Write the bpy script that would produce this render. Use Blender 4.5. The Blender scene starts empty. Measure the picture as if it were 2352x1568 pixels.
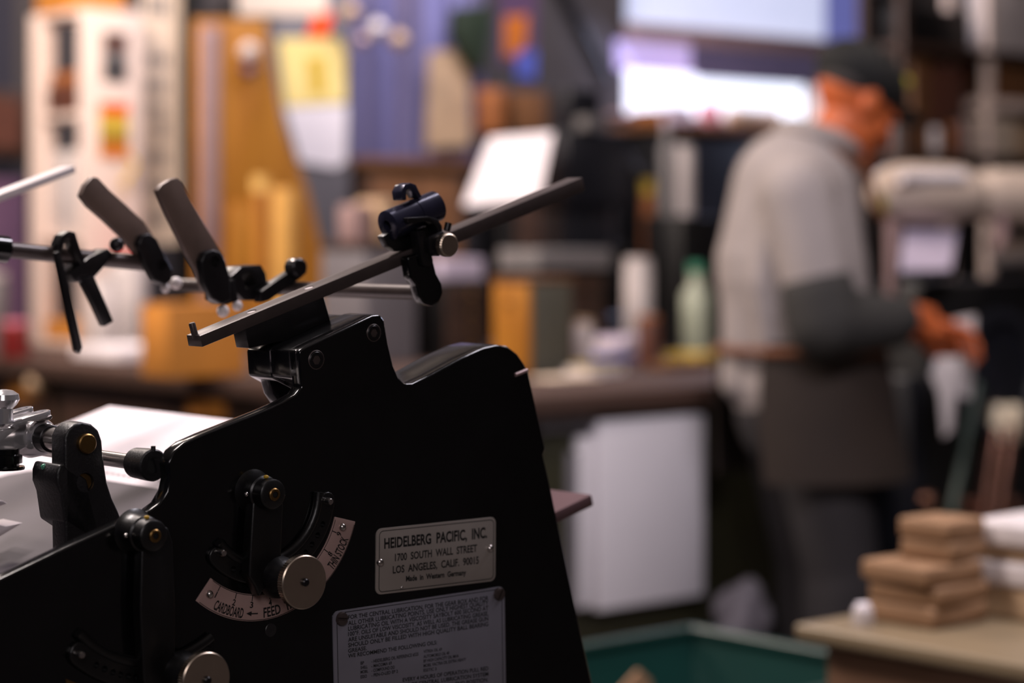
import bpy, bmesh, math, random
from mathutils import Vector, Matrix
random.seed(7)
SC = bpy.context.scene
COL = SC.collection
R = math.radians
TH = R(41.0); CS, SN = math.cos(TH), math.sin(TH)
EYE = 1.25; FPX = 5000.0; CX, CY = 1176.0, 548.0; T0 = 1.206

# ------------------------------------------------------------------ camera, world, lights, exposure
cam_d = bpy.data.cameras.new('camera'); cam = bpy.data.objects.new('camera', cam_d); COL.objects.link(cam)
cam.location = (0, 0, EYE); cam.rotation_euler = (R(90), 0, 0)
cam_d.sensor_width = 36; cam_d.lens = FPX / 2352 * 36; cam_d.shift_y = -(784 - CY) / 2352
cam_d.clip_start = 0.05; cam_d.clip_end = 60
cam_d.dof.use_dof = True; cam_d.dof.focus_distance = 1.465; cam_d.dof.aperture_fstop = 3.9
SC.camera = cam
SC.view_settings.view_transform = 'Standard'; SC.view_settings.look = 'None'
SC.view_settings.exposure = 0.0; SC.view_settings.gamma = 1.0; SC.view_settings.use_curve_mapping = False
SC.cycles.use_denoising = True
SC.cycles.max_bounces = 6; SC.cycles.sample_clamp_indirect = 4.0

def lin(c):
    f = lambda v: v / 12.92 if v <= 0.04045 else ((v + 0.055) / 1.055) ** 2.4
    return tuple(f(v / 255.0) for v in c[:3]) + (1.0,)
def W(s, t, z): return Vector((s * CS - t * SN, s * SN + t * CS, z))
U = Vector((CS, SN, 0)); MD = Vector((-SN, CS, 0)); N = -MD; ZV = Vector((0, 0, 1))

wd = bpy.data.worlds.new('world'); SC.world = wd; wd.use_nodes = True
wd.node_tree.nodes['Background'].inputs[0].default_value = (0.75, 0.78, 1.0, 1)
wd.node_tree.nodes['Background'].inputs[1].default_value = 0.02

def area(name, loc, target, power, col, sx, sy):
    d = bpy.data.lights.new(name, 'AREA'); d.shape = 'RECTANGLE'; d.size = sx; d.size_y = sy
    d.energy = power; d.color = col
    o = bpy.data.objects.new(name, d); COL.objects.link(o)
    o.location = loc; o.rotation_euler = (Vector(target) - Vector(loc)).to_track_quat('-Z', 'Y').to_euler()
    return o
WARM = (1.0, 0.84, 0.74); COOL = (0.62, 0.68, 1.0)
area('ceiling_lamp_bench', W(1.9, 4.9, 3.05), W(3.3, 5.0, 1.0), 112, WARM, 1.2, 0.4)
area('fill_aisle', W(2.3, 1.3, 3.1), W(2.5, 1.9, 0), 62, (0.96, 0.90, 1.0), 1.3, 0.35)  # unseen light added for bevel highlights and the white bench panel
area('fill_curtain', W(4.6, 5.2, 3.1), W(5.0, 6.2, 1.4), 40, (0.92, 0.88, 1.0), 1.2, 0.3)  # unseen fill light added to lift the curtain and far wall
area('ceiling_lamp_press', W(0.6, 2.4, 2.9), W(0.9, 1.5, 1.0), 62, (1, .88, .84), 0.9, 0.25)
area('ceiling_lamp_machine', W(4.4, 2.6, 3.1), W(4.3, 3.2, 1.0), 16, WARM, 1.0, 0.3)
area('daylight_far_window', W(6.6, 6.1, 1.9), W(5.4, 3.5, 1.0), 25, COOL, 1.4, 0.5)
area('fill_near_camera', W(-.9, -.9, 2.3), W(1.0, 1.2, 1.1), 19, (0.97, 0.88, 0.90), 1.0, 0.8)  # unseen fill added on the camera side; no window there

# ------------------------------------------------------------------ pixel helpers (2352 x 1568 frame)
def ray(px, py): return (px - CX) / FPX, -(py - CY) / FPX
def P(px, py, Y):
    rx, rz = ray(px, py); return Vector((rx * Y, Y, EYE + rz * Y))
def PT(px, py, t):
    rx, rz = ray(px, py); return P(px, py, t / (CS - rx * SN))
def PS(px, py, s):
    rx, rz = ray(px, py); return P(px, py, s / (rx * CS + SN))
def PZ(px, py, z):
    rx, rz = ray(px, py); return P(px, py, (z - EYE) / rz)
def FP(px, py, dt=0.0): return PT(px, py, T0 + dt)
def ST(v): return v.x * CS + v.y * SN, -v.x * SN + v.y * CS, v.z

# ------------------------------------------------------------------ materials
MATS = {}
def mat(name, col, rough=0.5, metal=0.0, var=0.12, scale=12.0, bump=0.0, bscale=None, emit=None, es=0.0, coat=0.0, spec=None, col2=None, stretch=None):
    m = bpy.data.materials.new(name); m.use_nodes = True; nt = m.node_tree; b = nt.nodes['Principled BSDF']
    c = lin(col)
    tc = nt.nodes.new('ShaderNodeTexCoord'); ns = nt.nodes.new('ShaderNodeTexNoise'); ns.inputs['Scale'].default_value = scale; ns.inputs['Detail'].default_value = 5
    src = tc.outputs['Object']
    if stretch:
        mp = nt.nodes.new('ShaderNodeMapping'); mp.inputs['Scale'].default_value = stretch
        nt.links.new(src, mp.inputs['Vector']); src = mp.outputs['Vector']
    nt.links.new(src, ns.inputs['Vector'])
    rp = nt.nodes.new('ShaderNodeValToRGB'); rp.color_ramp.elements[0].position = 0.3; rp.color_ramp.elements[1].position = 0.7
    if col2: a2, b2 = lin(col2), c
    else: a2 = tuple(max(0, v * (1 - var)) for v in c[:3]) + (1,); b2 = tuple(min(1, v * (1 + var)) for v in c[:3]) + (1,)
    rp.color_ramp.elements[0].color = a2; rp.color_ramp.elements[1].color = b2
    nt.links.new(ns.outputs['Fac'], rp.inputs[0]); nt.links.new(rp.outputs[0], b.inputs['Base Color'])
    b.inputs['Roughness'].default_value = rough; b.inputs['Metallic'].default_value = metal
    if spec is not None: b.inputs['Specular IOR Level'].default_value = spec
    if coat: b.inputs['Coat Weight'].default_value = coat; b.inputs['Coat Roughness'].default_value = 0.12
    if bump:
        bp = nt.nodes.new('ShaderNodeBump'); bp.inputs['Strength'].default_value = bump; bp.inputs['Distance'].default_value = 0.002
        n2 = nt.nodes.new('ShaderNodeTexNoise'); n2.inputs['Scale'].default_value = bscale or scale * 6; n2.inputs['Detail'].default_value = 4
        nt.links.new(tc.outputs['Object'], n2.inputs['Vector']); nt.links.new(n2.outputs['Fac'], bp.inputs['Height']); nt.links.new(bp.outputs[0], b.inputs['Normal'])
    if emit:
        b.inputs['Emission Color'].default_value = lin(emit); b.inputs['Emission Strength'].default_value = es
    MATS[name] = m; return m
mat('enamel', (7, 7, 8), 0.15, 0, 0.3, 40, 0.05, 90, spec=0.5)
mat('enamel_rough', (24, 22, 24), 0.42, 0, 0.3, 60, 0.18, 500)
mat('enamel_satin', (11, 10, 11), 0.36, 0, 0.25, 60, 0.08, 300)
mat('steel_satin', (198, 188, 188), 0.38, 0.15, 0.05, 30)
mat('feed_paper', (206, 196, 198), 0.8, 0, 0.02, 5)
mat('gunmetal', (70, 60, 58), 0.38, 0.3, 0.15, 60)
mat('dark_steel', (34, 32, 34), 0.34, 0.55, 0.2, 60)
mat('blued_steel', (46, 46, 64), 0.18, 0.4, 0.2, 40)
mat('paddle_steel', (104, 86, 78), 0.45, 0.15, 0.15, 40)
mat('bright_steel', (190, 184, 180), 0.25, 1.0, 0.08, 60)
mat('chrome', (224, 221, 222), 0.16, 0.75, 0.05, 20)
mat('knob_steel', (196, 180, 162), 0.30, 1.0, 0.1, 30)
mat('brass', (136, 106, 64), 0.38, 1.0, 0.2, 60)
mat('plate_metal', (162, 153, 146), 0.42, 0.35, 0.08, 30)
mat('plate_blue', (142, 140, 151), 0.36, 0.45, 0.08, 30)
mat('scale_metal', (184, 154, 147), 0.42, 0.3, 0.08, 30)
mat('ink', (14, 13, 14), 0.6)
mat('yellow_paint', (190, 150, 30), 0.5)
mat('black_hole', (3, 3, 3), 0.9)
mat('grey_plate', (84, 78, 81), 0.6, 0, 0.08, 8, spec=0.2)
mat('paper_white', (240, 232, 236), 0.8, 0, 0.02, 5)
mat('paper_cream', (232, 212, 190), 0.8, 0, 0.05, 6)
mat('paper_lilac', (205, 192, 212), 0.8, 0, 0.04, 5)
mat('paper_yellow', (244, 220, 140), 0.8, 0, 0.05, 6)
mat('kraft', (138, 104, 74), 0.75, 0, 0.12, 9)
mat('kraft_orange', (206, 134, 52), 0.7, 0, 0.15, 7)
mat('ochre', (190, 128, 38), 0.55, 0, 0.25, 5, col2=(150, 92, 20), stretch=(3, 3, .6))
mat('ochre_roll', (206, 154, 76), 0.6)
mat('ochre_tape', (220, 178, 100), 0.6)
mat('wood_dark', (66, 46, 36), 0.5, 0, 0.3, 5, stretch=(1, 12, 12))
mat('wood_brown', (112, 74, 44), 0.55, 0, 0.25, 5, stretch=(1, 10, 10))
mat('bench_top', (66, 44, 34), 0.75, 0, 0.2, 4, stretch=(1, 8, 8))
mat('olive_dark', (44, 42, 26), 0.5, 0, 0.15, 8)
mat('olive_grey', (84, 82, 72), 0.5, 0, 0.1, 8)
mat('white_panel', (226, 220, 224), 0.6, 0, 0.03, 5)
mat('grey_panel', (112, 108, 112), 0.5, 0, 0.05, 5)
mat('white_laminate', (236, 214, 202), 0.5, 0, 0.03, 4)
mat('pinkish_steel', (168, 140, 138), 0.4, 0.2)
mat('board_brown', (96, 72, 74), 0.38, 0.2)
mat('black_matt', (10, 9, 10), 0.5, 0, 0.3, 10)
mat('black_blue', (26, 27, 34), 0.4, 0, 0.3, 10)
mat('red', (196, 40, 34), 0.5)
mat('orange_red', (248, 84, 14), 0.5)
mat('orange', (212, 116, 30), 0.6)
mat('yellow', (212, 176, 60), 0.6)
mat('olive_yellow', (128, 110, 20), 0.6)
mat('blue', (92, 104, 196), 0.6)
mat('purple', (96, 70, 98), 0.6)
mat('pink', (226, 130, 150), 0.5)
mat('green_dark', (24, 38, 18), 0.7)
mat('teal', (6, 44, 39), 0.35, 0, 0.1, 4)
mat('green_glass', (70, 140, 112), 0.2)
mat('pale_green', (160, 166, 146), 0.4)
mat('highlight_cream', (255, 232, 200), 0.3)
mat('cloth_grey', (104, 98, 104), 0.8)
mat('dark_red', (124, 26, 24), 0.5)
mat('green_paint', (40, 58, 46), 0.4)
mat('grey_mid', (120, 116, 116), 0.55)
mat('grey_white', (206, 196, 194), 0.55)
mat('tan', (186, 156, 124), 0.6)
mat('brown_red', (92, 52, 38), 0.6)
mat('brown_orange', (160, 96, 50), 0.6)
mat('curtain', (124, 124, 176), 0.8, 0, 0.2, 3, col2=(104, 92, 110), stretch=(6, 6, .1))
mat('wall_paint', (74, 68, 68), 0.85, 0, 0.05, 2)
mat('wall_slate', (46, 45, 58), 0.85, 0, 0.08, 2)
mat('ceiling_paint', (190, 186, 182), 0.9, 0, 0.03, 2)
mat('floor_concrete', (84, 78, 74), 0.7, 0, 0.15, 3)
mat('skin', (196, 98, 50), 0.5, 0, 0.05, 8)
mat('skin_dark', (120, 60, 40), 0.5)
mat('hair', (60, 54, 52), 0.7)
mat('shirt', (158, 148, 145), 0.85, 0, 0.08, 8)
mat('sleeve_grey', (50, 48, 46), 0.85, 0, 0.1, 8)
mat('apron', (38, 26, 18), 0.8, 0, 0.15, 8)
mat('apron_tie', (112, 66, 38), 0.8)
mat('trousers', (36, 32, 34), 0.85, 0, 0.1, 8)
mat('cap', (9, 9, 9), 0.8)
mat('cap_logo', (150, 136, 20), 0.7)
mat('shoe', (26, 24, 24), 0.5)
mat('laminate_top', (122, 106, 83), 0.35, 0, 0.04, 5)
mat('table_wood', (112, 82, 62), 0.55, 0, 0.12, 5, stretch=(1, 1, 8))
mat('drum_cream', (220, 200, 184), 0.22, 0, 0.05, 4)
mat('copper', (176, 128, 108), 0.22, 0.9)
mat('pane_bright', (255, 255, 255), 0.4, emit=(226, 236, 255), es=1.7)
mat('pane_upper', (230, 235, 255), 0.5, emit=(204, 212, 246), es=0.72)
mat('screen_glow_lilac', (190, 170, 220), 0.6, emit=(190, 178, 232), es=0.55)  # emission stands in for daylight coming through the screen
mat('pane_blue', (90, 95, 150), 0.6, emit=(112, 116, 186), es=0.6)
mat('shade_purple', (84, 76, 104), 0.8, emit=(74, 68, 92), es=0.35)  # blind is given a weak glow of its own

def worn_lit_edges(name):  # chipped wear, its pale tone also standing in for edge highlights
    m = MATS[name].copy(); m.name = name + '_worn'; nt = m.node_tree; b = nt.nodes['Principled BSDF']
    g = nt.nodes.new('ShaderNodeNewGeometry'); r1 = nt.nodes.new('ShaderNodeMapRange'); r1.inputs['From Min'].default_value = 0.965; r1.inputs['From Max'].default_value = 0.90
    bv = nt.nodes.new('ShaderNodeBevel'); bv.samples = 6; bv.inputs['Radius'].default_value = 0.0022; dt_ = nt.nodes.new('ShaderNodeVectorMath'); dt_.operation = 'DOT_PRODUCT'
    nt.links.new(bv.outputs[0], dt_.inputs[0]); nt.links.new(g.outputs['Normal'], dt_.inputs[1]); nt.links.new(dt_.outputs['Value'], r1.inputs['Value'])
    tc = nt.nodes.new('ShaderNodeTexCoord'); n = nt.nodes.new('ShaderNodeTexNoise'); n.inputs['Scale'].default_value = 130; n.inputs['Detail'].default_value = 6
    nt.links.new(tc.outputs['Object'], n.inputs['Vector']); r2 = nt.nodes.new('ShaderNodeMapRange'); r2.inputs['From Min'].default_value = 0.42; r2.inputs['From Max'].default_value = 0.58
    nt.links.new(n.outputs['Fac'], r2.inputs['Value'])
    mu = nt.nodes.new('ShaderNodeMath'); mu.operation = 'MULTIPLY'; nt.links.new(r1.outputs[0], mu.inputs[0]); nt.links.new(r2.outputs[0], mu.inputs[1])
    old = b.inputs['Base Color'].links[0].from_socket; mx = nt.nodes.new('ShaderNodeMix'); mx.data_type = 'RGBA'
    nt.links.new(mu.outputs[0], mx.inputs[0]); nt.links.new(old, mx.inputs[6]); mx.inputs[7].default_value = lin((150, 140, 144)); nt.links.new(mx.outputs[2], b.inputs['Base Color'])
    MATS[m.name] = m
worn_lit_edges('enamel')
# ------------------------------------------------------------------ mesh builder
class MB:
    def __init__(self): self.bm = bmesh.new()
    def _add(self, co): return [self.bm.verts.new(c) for c in co]
    def face(self, pts):
        v = self._add(pts); self.bm.faces.new(v); return self
    def prism(self, pts, off):
        off = Vector(off); a = self._add(pts); b = self._add([Vector(p) + off for p in pts]); n = len(a)
        self.bm.faces.new(a); self.bm.faces.new(list(reversed(b)))
        for i in range(n): self.bm.faces.new((a[i], b[i], b[(i + 1) % n], a[(i + 1) % n]))
        return self
    def box(self, s0, s1, t0, t1, z0, z1):                      # room-axis box
        self.prism([W(s0, t0, z0), W(s1, t0, z0), W(s1, t1, z0), W(s0, t1, z0)], (0, 0, z1 - z0)); return self
    def obox(self, c, ax, ay, az, hx, hy, hz):                  # oriented box, half sizes
        c = Vector(c); ax, ay, az = Vector(ax) * hx, Vector(ay) * hy, Vector(az) * hz
        self.prism([c - ax - ay - az, c + ax - ay - az, c + ax + ay - az, c - ax + ay - az], az * 2); return self
    def cyl(self, p0, p1, r0, r1=None, n=28, tooth=0.0):
        return self.lathe(p0, Vector(p1) - Vector(p0), [(0, r0), (1, r0 if r1 is None else r1)], n, True, tooth, unit=False)
    def lathe(self, o, ax, prof, n=28, cap=True, tooth=0.0, unit=True):
        o = Vector(o); ax = Vector(ax)
        d = ax.normalized(); L = 1.0 if unit else ax.length
        q = d.to_track_quat('Z', 'Y'); x = q @ Vector((1, 0, 0)); y = q @ Vector((0, 1, 0))
        rings = []
        for h, r in prof:
            ring = []
            for i in range(n):
                a = 2 * math.pi * i / n; rr = r * (1 - tooth * (i % 2))
                ring.append(self.bm.verts.new(o + d * h * L + (x * math.cos(a) + y * math.sin(a)) * max(rr, 1e-5)))
            rings.append(ring)
        for a, b in zip(rings, rings[1:]):
            for i in range(n): self.bm.faces.new((a[i], a[(i + 1) % n], b[(i + 1) % n], b[i]))
        if cap: self.bm.faces.new(list(reversed(rings[0]))); self.bm.faces.new(rings[-1])
        return self
    def tube(self, pts, r, n=12, flat=None):
        pts = [Vector(p) for p in pts]; rings = []; prev = None
        for i, p in enumerate(pts):
            d = (pts[min(i + 1, len(pts) - 1)] - pts[max(i - 1, 0)]).normalized()
            if prev is None: x = d.orthogonal().normalized()
            else: x = (prev - d * prev.dot(d)).normalized()
            prev = x; y = d.cross(x); rr = r[i] if isinstance(r, (list, tuple)) else r
            rings.append([self.bm.verts.new(p + (x * math.cos(2 * math.pi * k / n) + y * math.sin(2 * math.pi * k / n)) * rr) for k in range(n)])
        for a, b in zip(rings, rings[1:]):
            for i in range(n): self.bm.faces.new((a[i], a[(i + 1) % n], b[(i + 1) % n], b[i]))
        self.bm.faces.new(list(reversed(rings[0]))); self.bm.faces.new(rings[-1]); return self
    def ball(self, c, rx, ry=None, rz=None, ax=None, n=16, half=False):
        ry = ry or rx; rz = rz or rx
        mtx = Matrix.Translation(Vector(c)) @ (ax.to_matrix().to_4x4() if ax else Matrix.Identity(4)) @ Matrix.Diagonal((rx, ry, rz, 1))
        bmesh.ops.create_uvsphere(self.bm, u_segments=n * 2, v_segments=n, radius=1, matrix=mtx); return self
    def capsule(self, p0, p1, r0, r1):
        self.cyl(p0, p1, r0, r1, 18); self.ball(p0, r0, n=9); self.ball(p1, r1, n=9); return self
    def bevel(self, w, seg=2, ang=30):
        bmesh.ops.recalc_face_normals(self.bm, faces=self.bm.faces)
        es = [e for e in self.bm.edges if e.is_manifold and e.calc_face_angle(0) > R(ang)]
        bmesh.ops.bevel(self.bm, geom=es, offset=w, segments=seg, profile=0.5, affect='EDGES', clamp_overlap=True); return self
    def make(self, name, m, parent=None, bevel=0, seg=2, ang=30, loc=None, rot=TH, smooth=38):
        if bevel: self.bevel(bevel, seg, ang)
        else: bmesh.ops.recalc_face_normals(self.bm, faces=self.bm.faces)
        me = bpy.data.meshes.new(name); self.bm.to_mesh(me); self.bm.free()
        return link_mesh(me, name, m, parent, loc, rot, smooth)
WM = {}
def link_mesh(me, name, m, parent=None, loc=None, rot=TH, smooth=38):
    o = bpy.data.objects.new(name, me); COL.objects.link(o)
    if parent is not None:
        mw = WM[parent]; o.parent = parent; WM[o] = mw; me.transform(mw.inverted())
    else:
        if loc is None:
            xs = [v.co for v in me.vertices]
            lo = [min(v[i] for v in xs) for i in range(3)]; hi = [max(v[i] for v in xs) for i in range(3)]
            loc = Vector(((lo[0] + hi[0]) / 2, (lo[1] + hi[1]) / 2, lo[2]))
        mw = Matrix.Translation(Vector(loc)) @ Matrix.Rotation(rot, 4, 'Z'); WM[o] = mw
        me.transform(mw.inverted()); o.location = loc; o.rotation_euler = (0, 0, rot)
    me.materials.append(MATS[m] if isinstance(m, str) else m)
    if smooth:
        me.polygons.foreach_set('use_smooth', [True] * len(me.polygons))
        me.set_sharp_from_angle(angle=R(smooth))
    me.update(); return o
def thing(name, label, cat, loc, group=None, rot=TH):
    o = bpy.data.objects.new(name, None); COL.objects.link(o); o.empty_display_size = 0.05
    o.location = loc; o.rotation_euler = (0, 0, rot); WM[o] = Matrix.Translation(Vector(loc)) @ Matrix.Rotation(rot, 4, 'Z')
    o['label'] = label; o['category'] = cat
    if group: o['group'] = group
    return o
def tag(o, label, cat, group=None):
    o['label'] = label; o['category'] = cat
    if group: o['group'] = group
    return o
def struct(o, label=None):
    o['kind'] = 'structure'
    if label: o['label'] = label
    return o
def dup(root, loc, rot=None, label=None):
    r = root.copy(); COL.objects.link(r); r.location = loc
    if rot is not None: r.rotation_euler = (0, 0, rot)
    if label: r['label'] = label
    for ch in root.children:
        c = ch.copy(); COL.objects.link(c); c.parent = r
        for g in ch.children:
            d = g.copy(); COL.objects.link(d); d.parent = c
    return r
def evaluated(o, mods):
    for k, kw in mods:
        md = o.modifiers.new(k, k)
        for a, v in kw.items(): setattr(md, a, v)
    bpy.context.view_layer.update(); dg = bpy.context.evaluated_depsgraph_get()
    me = bpy.data.meshes.new_from_object(o.evaluated_get(dg)); o.modifiers.clear(); old = o.data; o.data = me
    me.name = o.name; bpy.data.meshes.remove(old)
    return o
def cut(o, mb, smooth=38):
    bmesh.ops.recalc_face_normals(mb.bm, faces=mb.bm.faces)
    me = bpy.data.meshes.new('cutter'); mb.bm.to_mesh(me); mb.bm.free(); me.transform(WM[o].inverted())
    c = bpy.data.objects.new('cutter', me); COL.objects.link(c); c.parent = o.parent
    if not o.parent: c.location = o.location; c.rotation_euler = o.rotation_euler
    evaluated(o, [('BOOLEAN', dict(object=c, operation='DIFFERENCE', solver='EXACT'))])
    bpy.data.objects.remove(c); bpy.data.meshes.remove(me)
    o.data.polygons.foreach_set('use_smooth', [True] * len(o.data.polygons)); o.data.set_sharp_from_angle(angle=R(smooth))
# lettering: one flat mesh of glyphs in a unit box, mapped onto a surface
def glyphs(txt, bold=0.012):
    cu = bpy.data.curves.new('lettering', 'FONT'); cu.body = txt; cu.offset = bold; cu.resolution_u = 3
    o = bpy.data.objects.new('lettering', cu); COL.objects.link(o)
    bpy.context.view_layer.update()
    me = bpy.data.meshes.new_from_object(o.evaluated_get(bpy.context.evaluated_depsgraph_get()))
    bpy.data.objects.remove(o); bpy.data.curves.remove(cu)
    vs = [v.co.copy() for v in me.vertices]; fs = [tuple(p.vertices) for p in me.polygons]
    bpy.data.meshes.remove(me); return vs, fs
def text_on(mb, txt, fn, bold=0.012, yr=None):
    vs, fs = glyphs(txt, bold)
    if not vs: return
    x0 = min(v.x for v in vs); x1 = max(v.x for v in vs)
    y0, y1 = yr if yr else (0.0, 0.70)
    nv = [mb.bm.verts.new(fn((v.x - x0) / max(x1 - x0, 1e-6), (v.y - y0) / (y1 - y0))) for v in vs]
    for f in fs:
        try: mb.bm.faces.new([nv[i] for i in f])
        except ValueError: pass
def quad_fn(bl, br, tl, tr):
    bl, br, tl, tr = map(Vector, (bl, br, tl, tr))
    return lambda u, v: (bl * (1 - u) + br * u) * (1 - v) + (tl * (1 - u) + tr * u) * v
def rrect(fn, r, asp, k=4):                                       # rounded rectangle outline in a quad map
    pts = []
    for cx, cy, a0 in ((1 - r, 1 - r * asp, 0), (r, 1 - r * asp, 90), (r, r * asp, 180), (1 - r, r * asp, 270)):
        for i in range(k + 1):
            a = R(a0 + 90 * i / k); pts.append(fn(cx + r * math.cos(a), cy + r * asp * math.sin(a)))
    return pts
def strip(mb, pts, w, nrm, closed=True):                          # thin raised line along a loop
    n = len(pts)
    for i in range(n if closed else n - 1):
        a, b = Vector(pts[i]), Vector(pts[(i + 1) % n])
        if (b - a).length < 1e-6: continue
        d = (b - a).normalized().cross(nrm) * w / 2
        mb.face([a - d, b - d, b + d, a + d])
# ------------------------------------------------------------------ the room
def slab(name, s0, s1, t0, t1, z0, z1, m): return struct(MB().box(s0, s1, t0, t1, z0, z1).make(name, m, loc=(0, 0, 0), smooth=0))
TW = 6.32                                                          # far wall plane
slab('floor', -1.6, 9.2, -1.6, TW + .2, -.1, 0, 'floor_concrete')
slab('ceiling', -1.6, 9.2, -1.6, TW + .2, 3.2, 3.3, 'ceiling_paint')
slab('wall_back_left', -1.6, 3.38, TW, TW + .15, 0, 3.2, 'wall_slate')
wb = MB().box(3.38, 6.10, TW, TW + .15, 0, 3.2).box(6.10, 7.72, TW, TW + .15, 0, 1.745).box(7.72, 9.2, TW, TW + .15, 0, 3.2).box(6.10, 7.72, TW, TW + .15, 2.62, 3.2)
struct(wb.make('wall_back', 'wall_paint', loc=(0, 0, 0), smooth=0))
slab('wall_right', 9.2, 9.35, -1.6, TW + .2, 0, 3.2, 'wall_paint')
slab('wall_left', -1.75, -1.6, -1.6, TW + .2, 0, 3.2, 'wall_slate')
slab('wall_front', -1.6, 9.2, -1.75, -1.6, 0, 3.2, 'wall_paint')
win = thing('window_1', '', 'window', W(6.8, TW + .08, 1.72)); del win['label'], win['category']; win['kind'] = 'structure'
MB().box(6.10, 7.28, TW + .09, TW + .1, 1.72, 2.05).make('pane', 'pane_bright', win, smooth=0)['label'] = 'dazzling bright lower window pane'
MB().box(6.10, 7.42, TW + .09, TW + .1, 2.12, 2.62).make('pane', 'pane_upper', win, smooth=0)['label'] = 'pale bluish upper window pane'
MB().box(7.42, 7.72, TW + .09, TW + .1, 1.72, 2.62).make('pane', 'pane_blue', win, smooth=0)['label'] = 'dim blue side window pane'
MB().box(6.10, 7.72, TW - .03, TW + .06, 2.05, 2.12).make('transom_bar', 'pinkish_steel', win, bevel=.004)
MB().box(7.27, 7.35, TW - .04, TW + .06, 1.69, 2.05).make('mullion', 'white_laminate', win, bevel=.004)
MB().box(6.0, 7.74, TW - .05, TW + .14, 1.735, 1.755).make('sill', 'pinkish_steel', win, bevel=.004)
sh = thing('roller_blind', 'purple grey blind half drawn over the dazzling lower window pane', 'blind', W(6.6, TW - .02, 1.92))
MB().box(6.45, 7.26, TW - .028, TW - .023, 1.935, 2.05).make('fabric', 'shade_purple', sh, smooth=0)
MB().box(6.49, 7.262, TW - .035, TW - .012, 1.915, 1.937).make('bottom_bar', 'shade_purple', sh, bevel=.003)
MB().box(6.03, 6.56, TW - .02, TW - .016, 1.93, 2.045).make('paper_screen', 'screen_glow_lilac', sh, smooth=0)['label'] = 'pale lilac screen with its backlight glow built in'

# ------------------------------------------------------------------ the printing press in front
def SZ(s, z, dt=0.0): return W(s, T0 + dt, z)
press = thing('printing_press', 'black enamelled printing press with maker plates, knurled knobs and a slanting square bar', 'printing press', W(.85, 1.3, 0))
edge = [(-500, 1563), (0, 1330), (150, 1258), (300, 1190), (345, 1172), (368, 1155), (384, 1128), (391, 1095), (386, 1062), (400, 1036), (425, 1016), (470, 996), (600, 945), (650, 923), (680, 906), (694, 889)]
lug = [(690, 850), (687, 806), (703, 796), (856, 724), (874, 721), (884, 736), (893, 790), (905, 840)]
horn = [(916, 866), (930, 880), (948, 880), (990, 860), (1060, 822), (1110, 799), (1140, 791), (1167, 795), (1190, 813), (1205, 835), (1215, 855)]
right = [(1255, 1033), (1249, 1045), (1262, 1100), (1310, 1335), (1362, 1568)]
mb = MB(); mb.prism([FP(*p) for p in edge + lug + horn + right] + [SZ(1.17, 0), SZ(.55, 0)], MD * .0125)
mb.bevel(.0021, 3)
m2 = MB(); m2.prism([FP(*p) + MD * .004 for p in [(692, 870)] + lug + [(912, 880), (900, 900), (760, 905)]], MD * .0312)
m2.prism([FP(*p) + MD * .0345 - ZV * .0015 for p in [(692, 868)] + lug[:5] + [(893, 800), (905, 870), (760, 905)]], MD * .029)
m2.prism([FP(*p) + MD * .004 for p in [(916, 866)] + horn[1:] + [(1226, 905), (1180, 930), (940, 930)]], MD * .039)
m2.bevel(.002, 3)
tmp = bpy.data.meshes.new('tmp'); m2.bm.to_mesh(tmp); m2.bm.free(); mb.bm.from_mesh(tmp); bpy.data.meshes.remove(tmp)
frame = mb.make('side_frame', 'enamel_worn', press); frame['label'] = 'glossy black cast side frame'
MB().box(.56, 1.07, T0 + .014, T0 + .42, 0, .86).make('machine_body', 'enamel', press, bevel=.01)
MB().cyl(FP(1184, 861, -.0008), FP(1211, 850, -.0008), .0014, n=10).make('hinge_pin', 'pinkish_steel', press)
MB().lathe(FP(621, 1446, .0005), N, [(0, .0046), (.0006, .0046), (.001, .0042)], 24).make('plug', 'enamel_rough', press)
for p, r in (((726, 826), .0058), ((858, 764), .0054)):
    c = FP(*p)
    o = MB().lathe(c + MD * .002, N, [(0, r), (.0024, r), (.003, r * .9)], 28).make('socket_screw', 'dark_steel', press)
    cut(o, MB().cyl(c + MD * .0012, c + N * .004, r * .62, n=6))
    MB().lathe(c + MD * .001, N, [(0, r * 1.16), (.0014, r * 1.16), (.0018, r * 1.06), (.0012, r * 1.02)], 28).make('countersink', 'gunmetal', o)

# maker plates with lettering
def plate(name, tl, tr, br, bl, m, label, rad):
    q = quad_fn(FP(*bl), FP(*br), FP(*tl), FP(*tr)); w = (FP(*tr) - FP(*tl)).length; h = (FP(*bl) - FP(*tl)).length
    o = MB().prism([p + MD * .0004 for p in rrect(q, rad / w, w / h)], N * .0016).make(name, m, press, bevel=.0004, seg=2)
    o['label'] = label
    lift = N * .0013
    return o, (lambda u, v: q(u, v) + lift), w, h
def px_text(mb, txt, x0, t0_, b0, x1, t1_, b1, dt, bold=.012):
    text_on(mb, txt, quad_fn(FP(x0, b0, dt), FP(x1, b1, dt), FP(x0, t0_, dt), FP(x1, t1_, dt)), bold)
np_, q, w, h = plate('name_plate', (863, 1214), (1137, 1186), (1136, 1333), (861, 1366), 'plate_metal', 'grey metal maker address plate with black capitals', .0045)
lt = MB()
Z3 = lambda x, y: (740 + x / 3.5636, 1140 + y / 3.5636)
def zt(mb, txt, x0, t0_, b0, x1, t1_, b1, dt=-.0014, bold=.012):
    px_text(mb, txt, Z3(x0, 0)[0], Z3(0, t0_)[1], Z3(0, b0)[1], Z3(x1, 0)[0], Z3(0, t1_)[1], Z3(0, b1)[1], dt, bold)
zt(lt, 'HEIDELBERG  PACIFIC,  INC.', 508, 343, 425, 1350, 250, 335, bold=.03)
zt(lt, '1700  SOUTH  WALL  STREET', 596, 469, 528, 1268, 391, 450, bold=.022)
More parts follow.
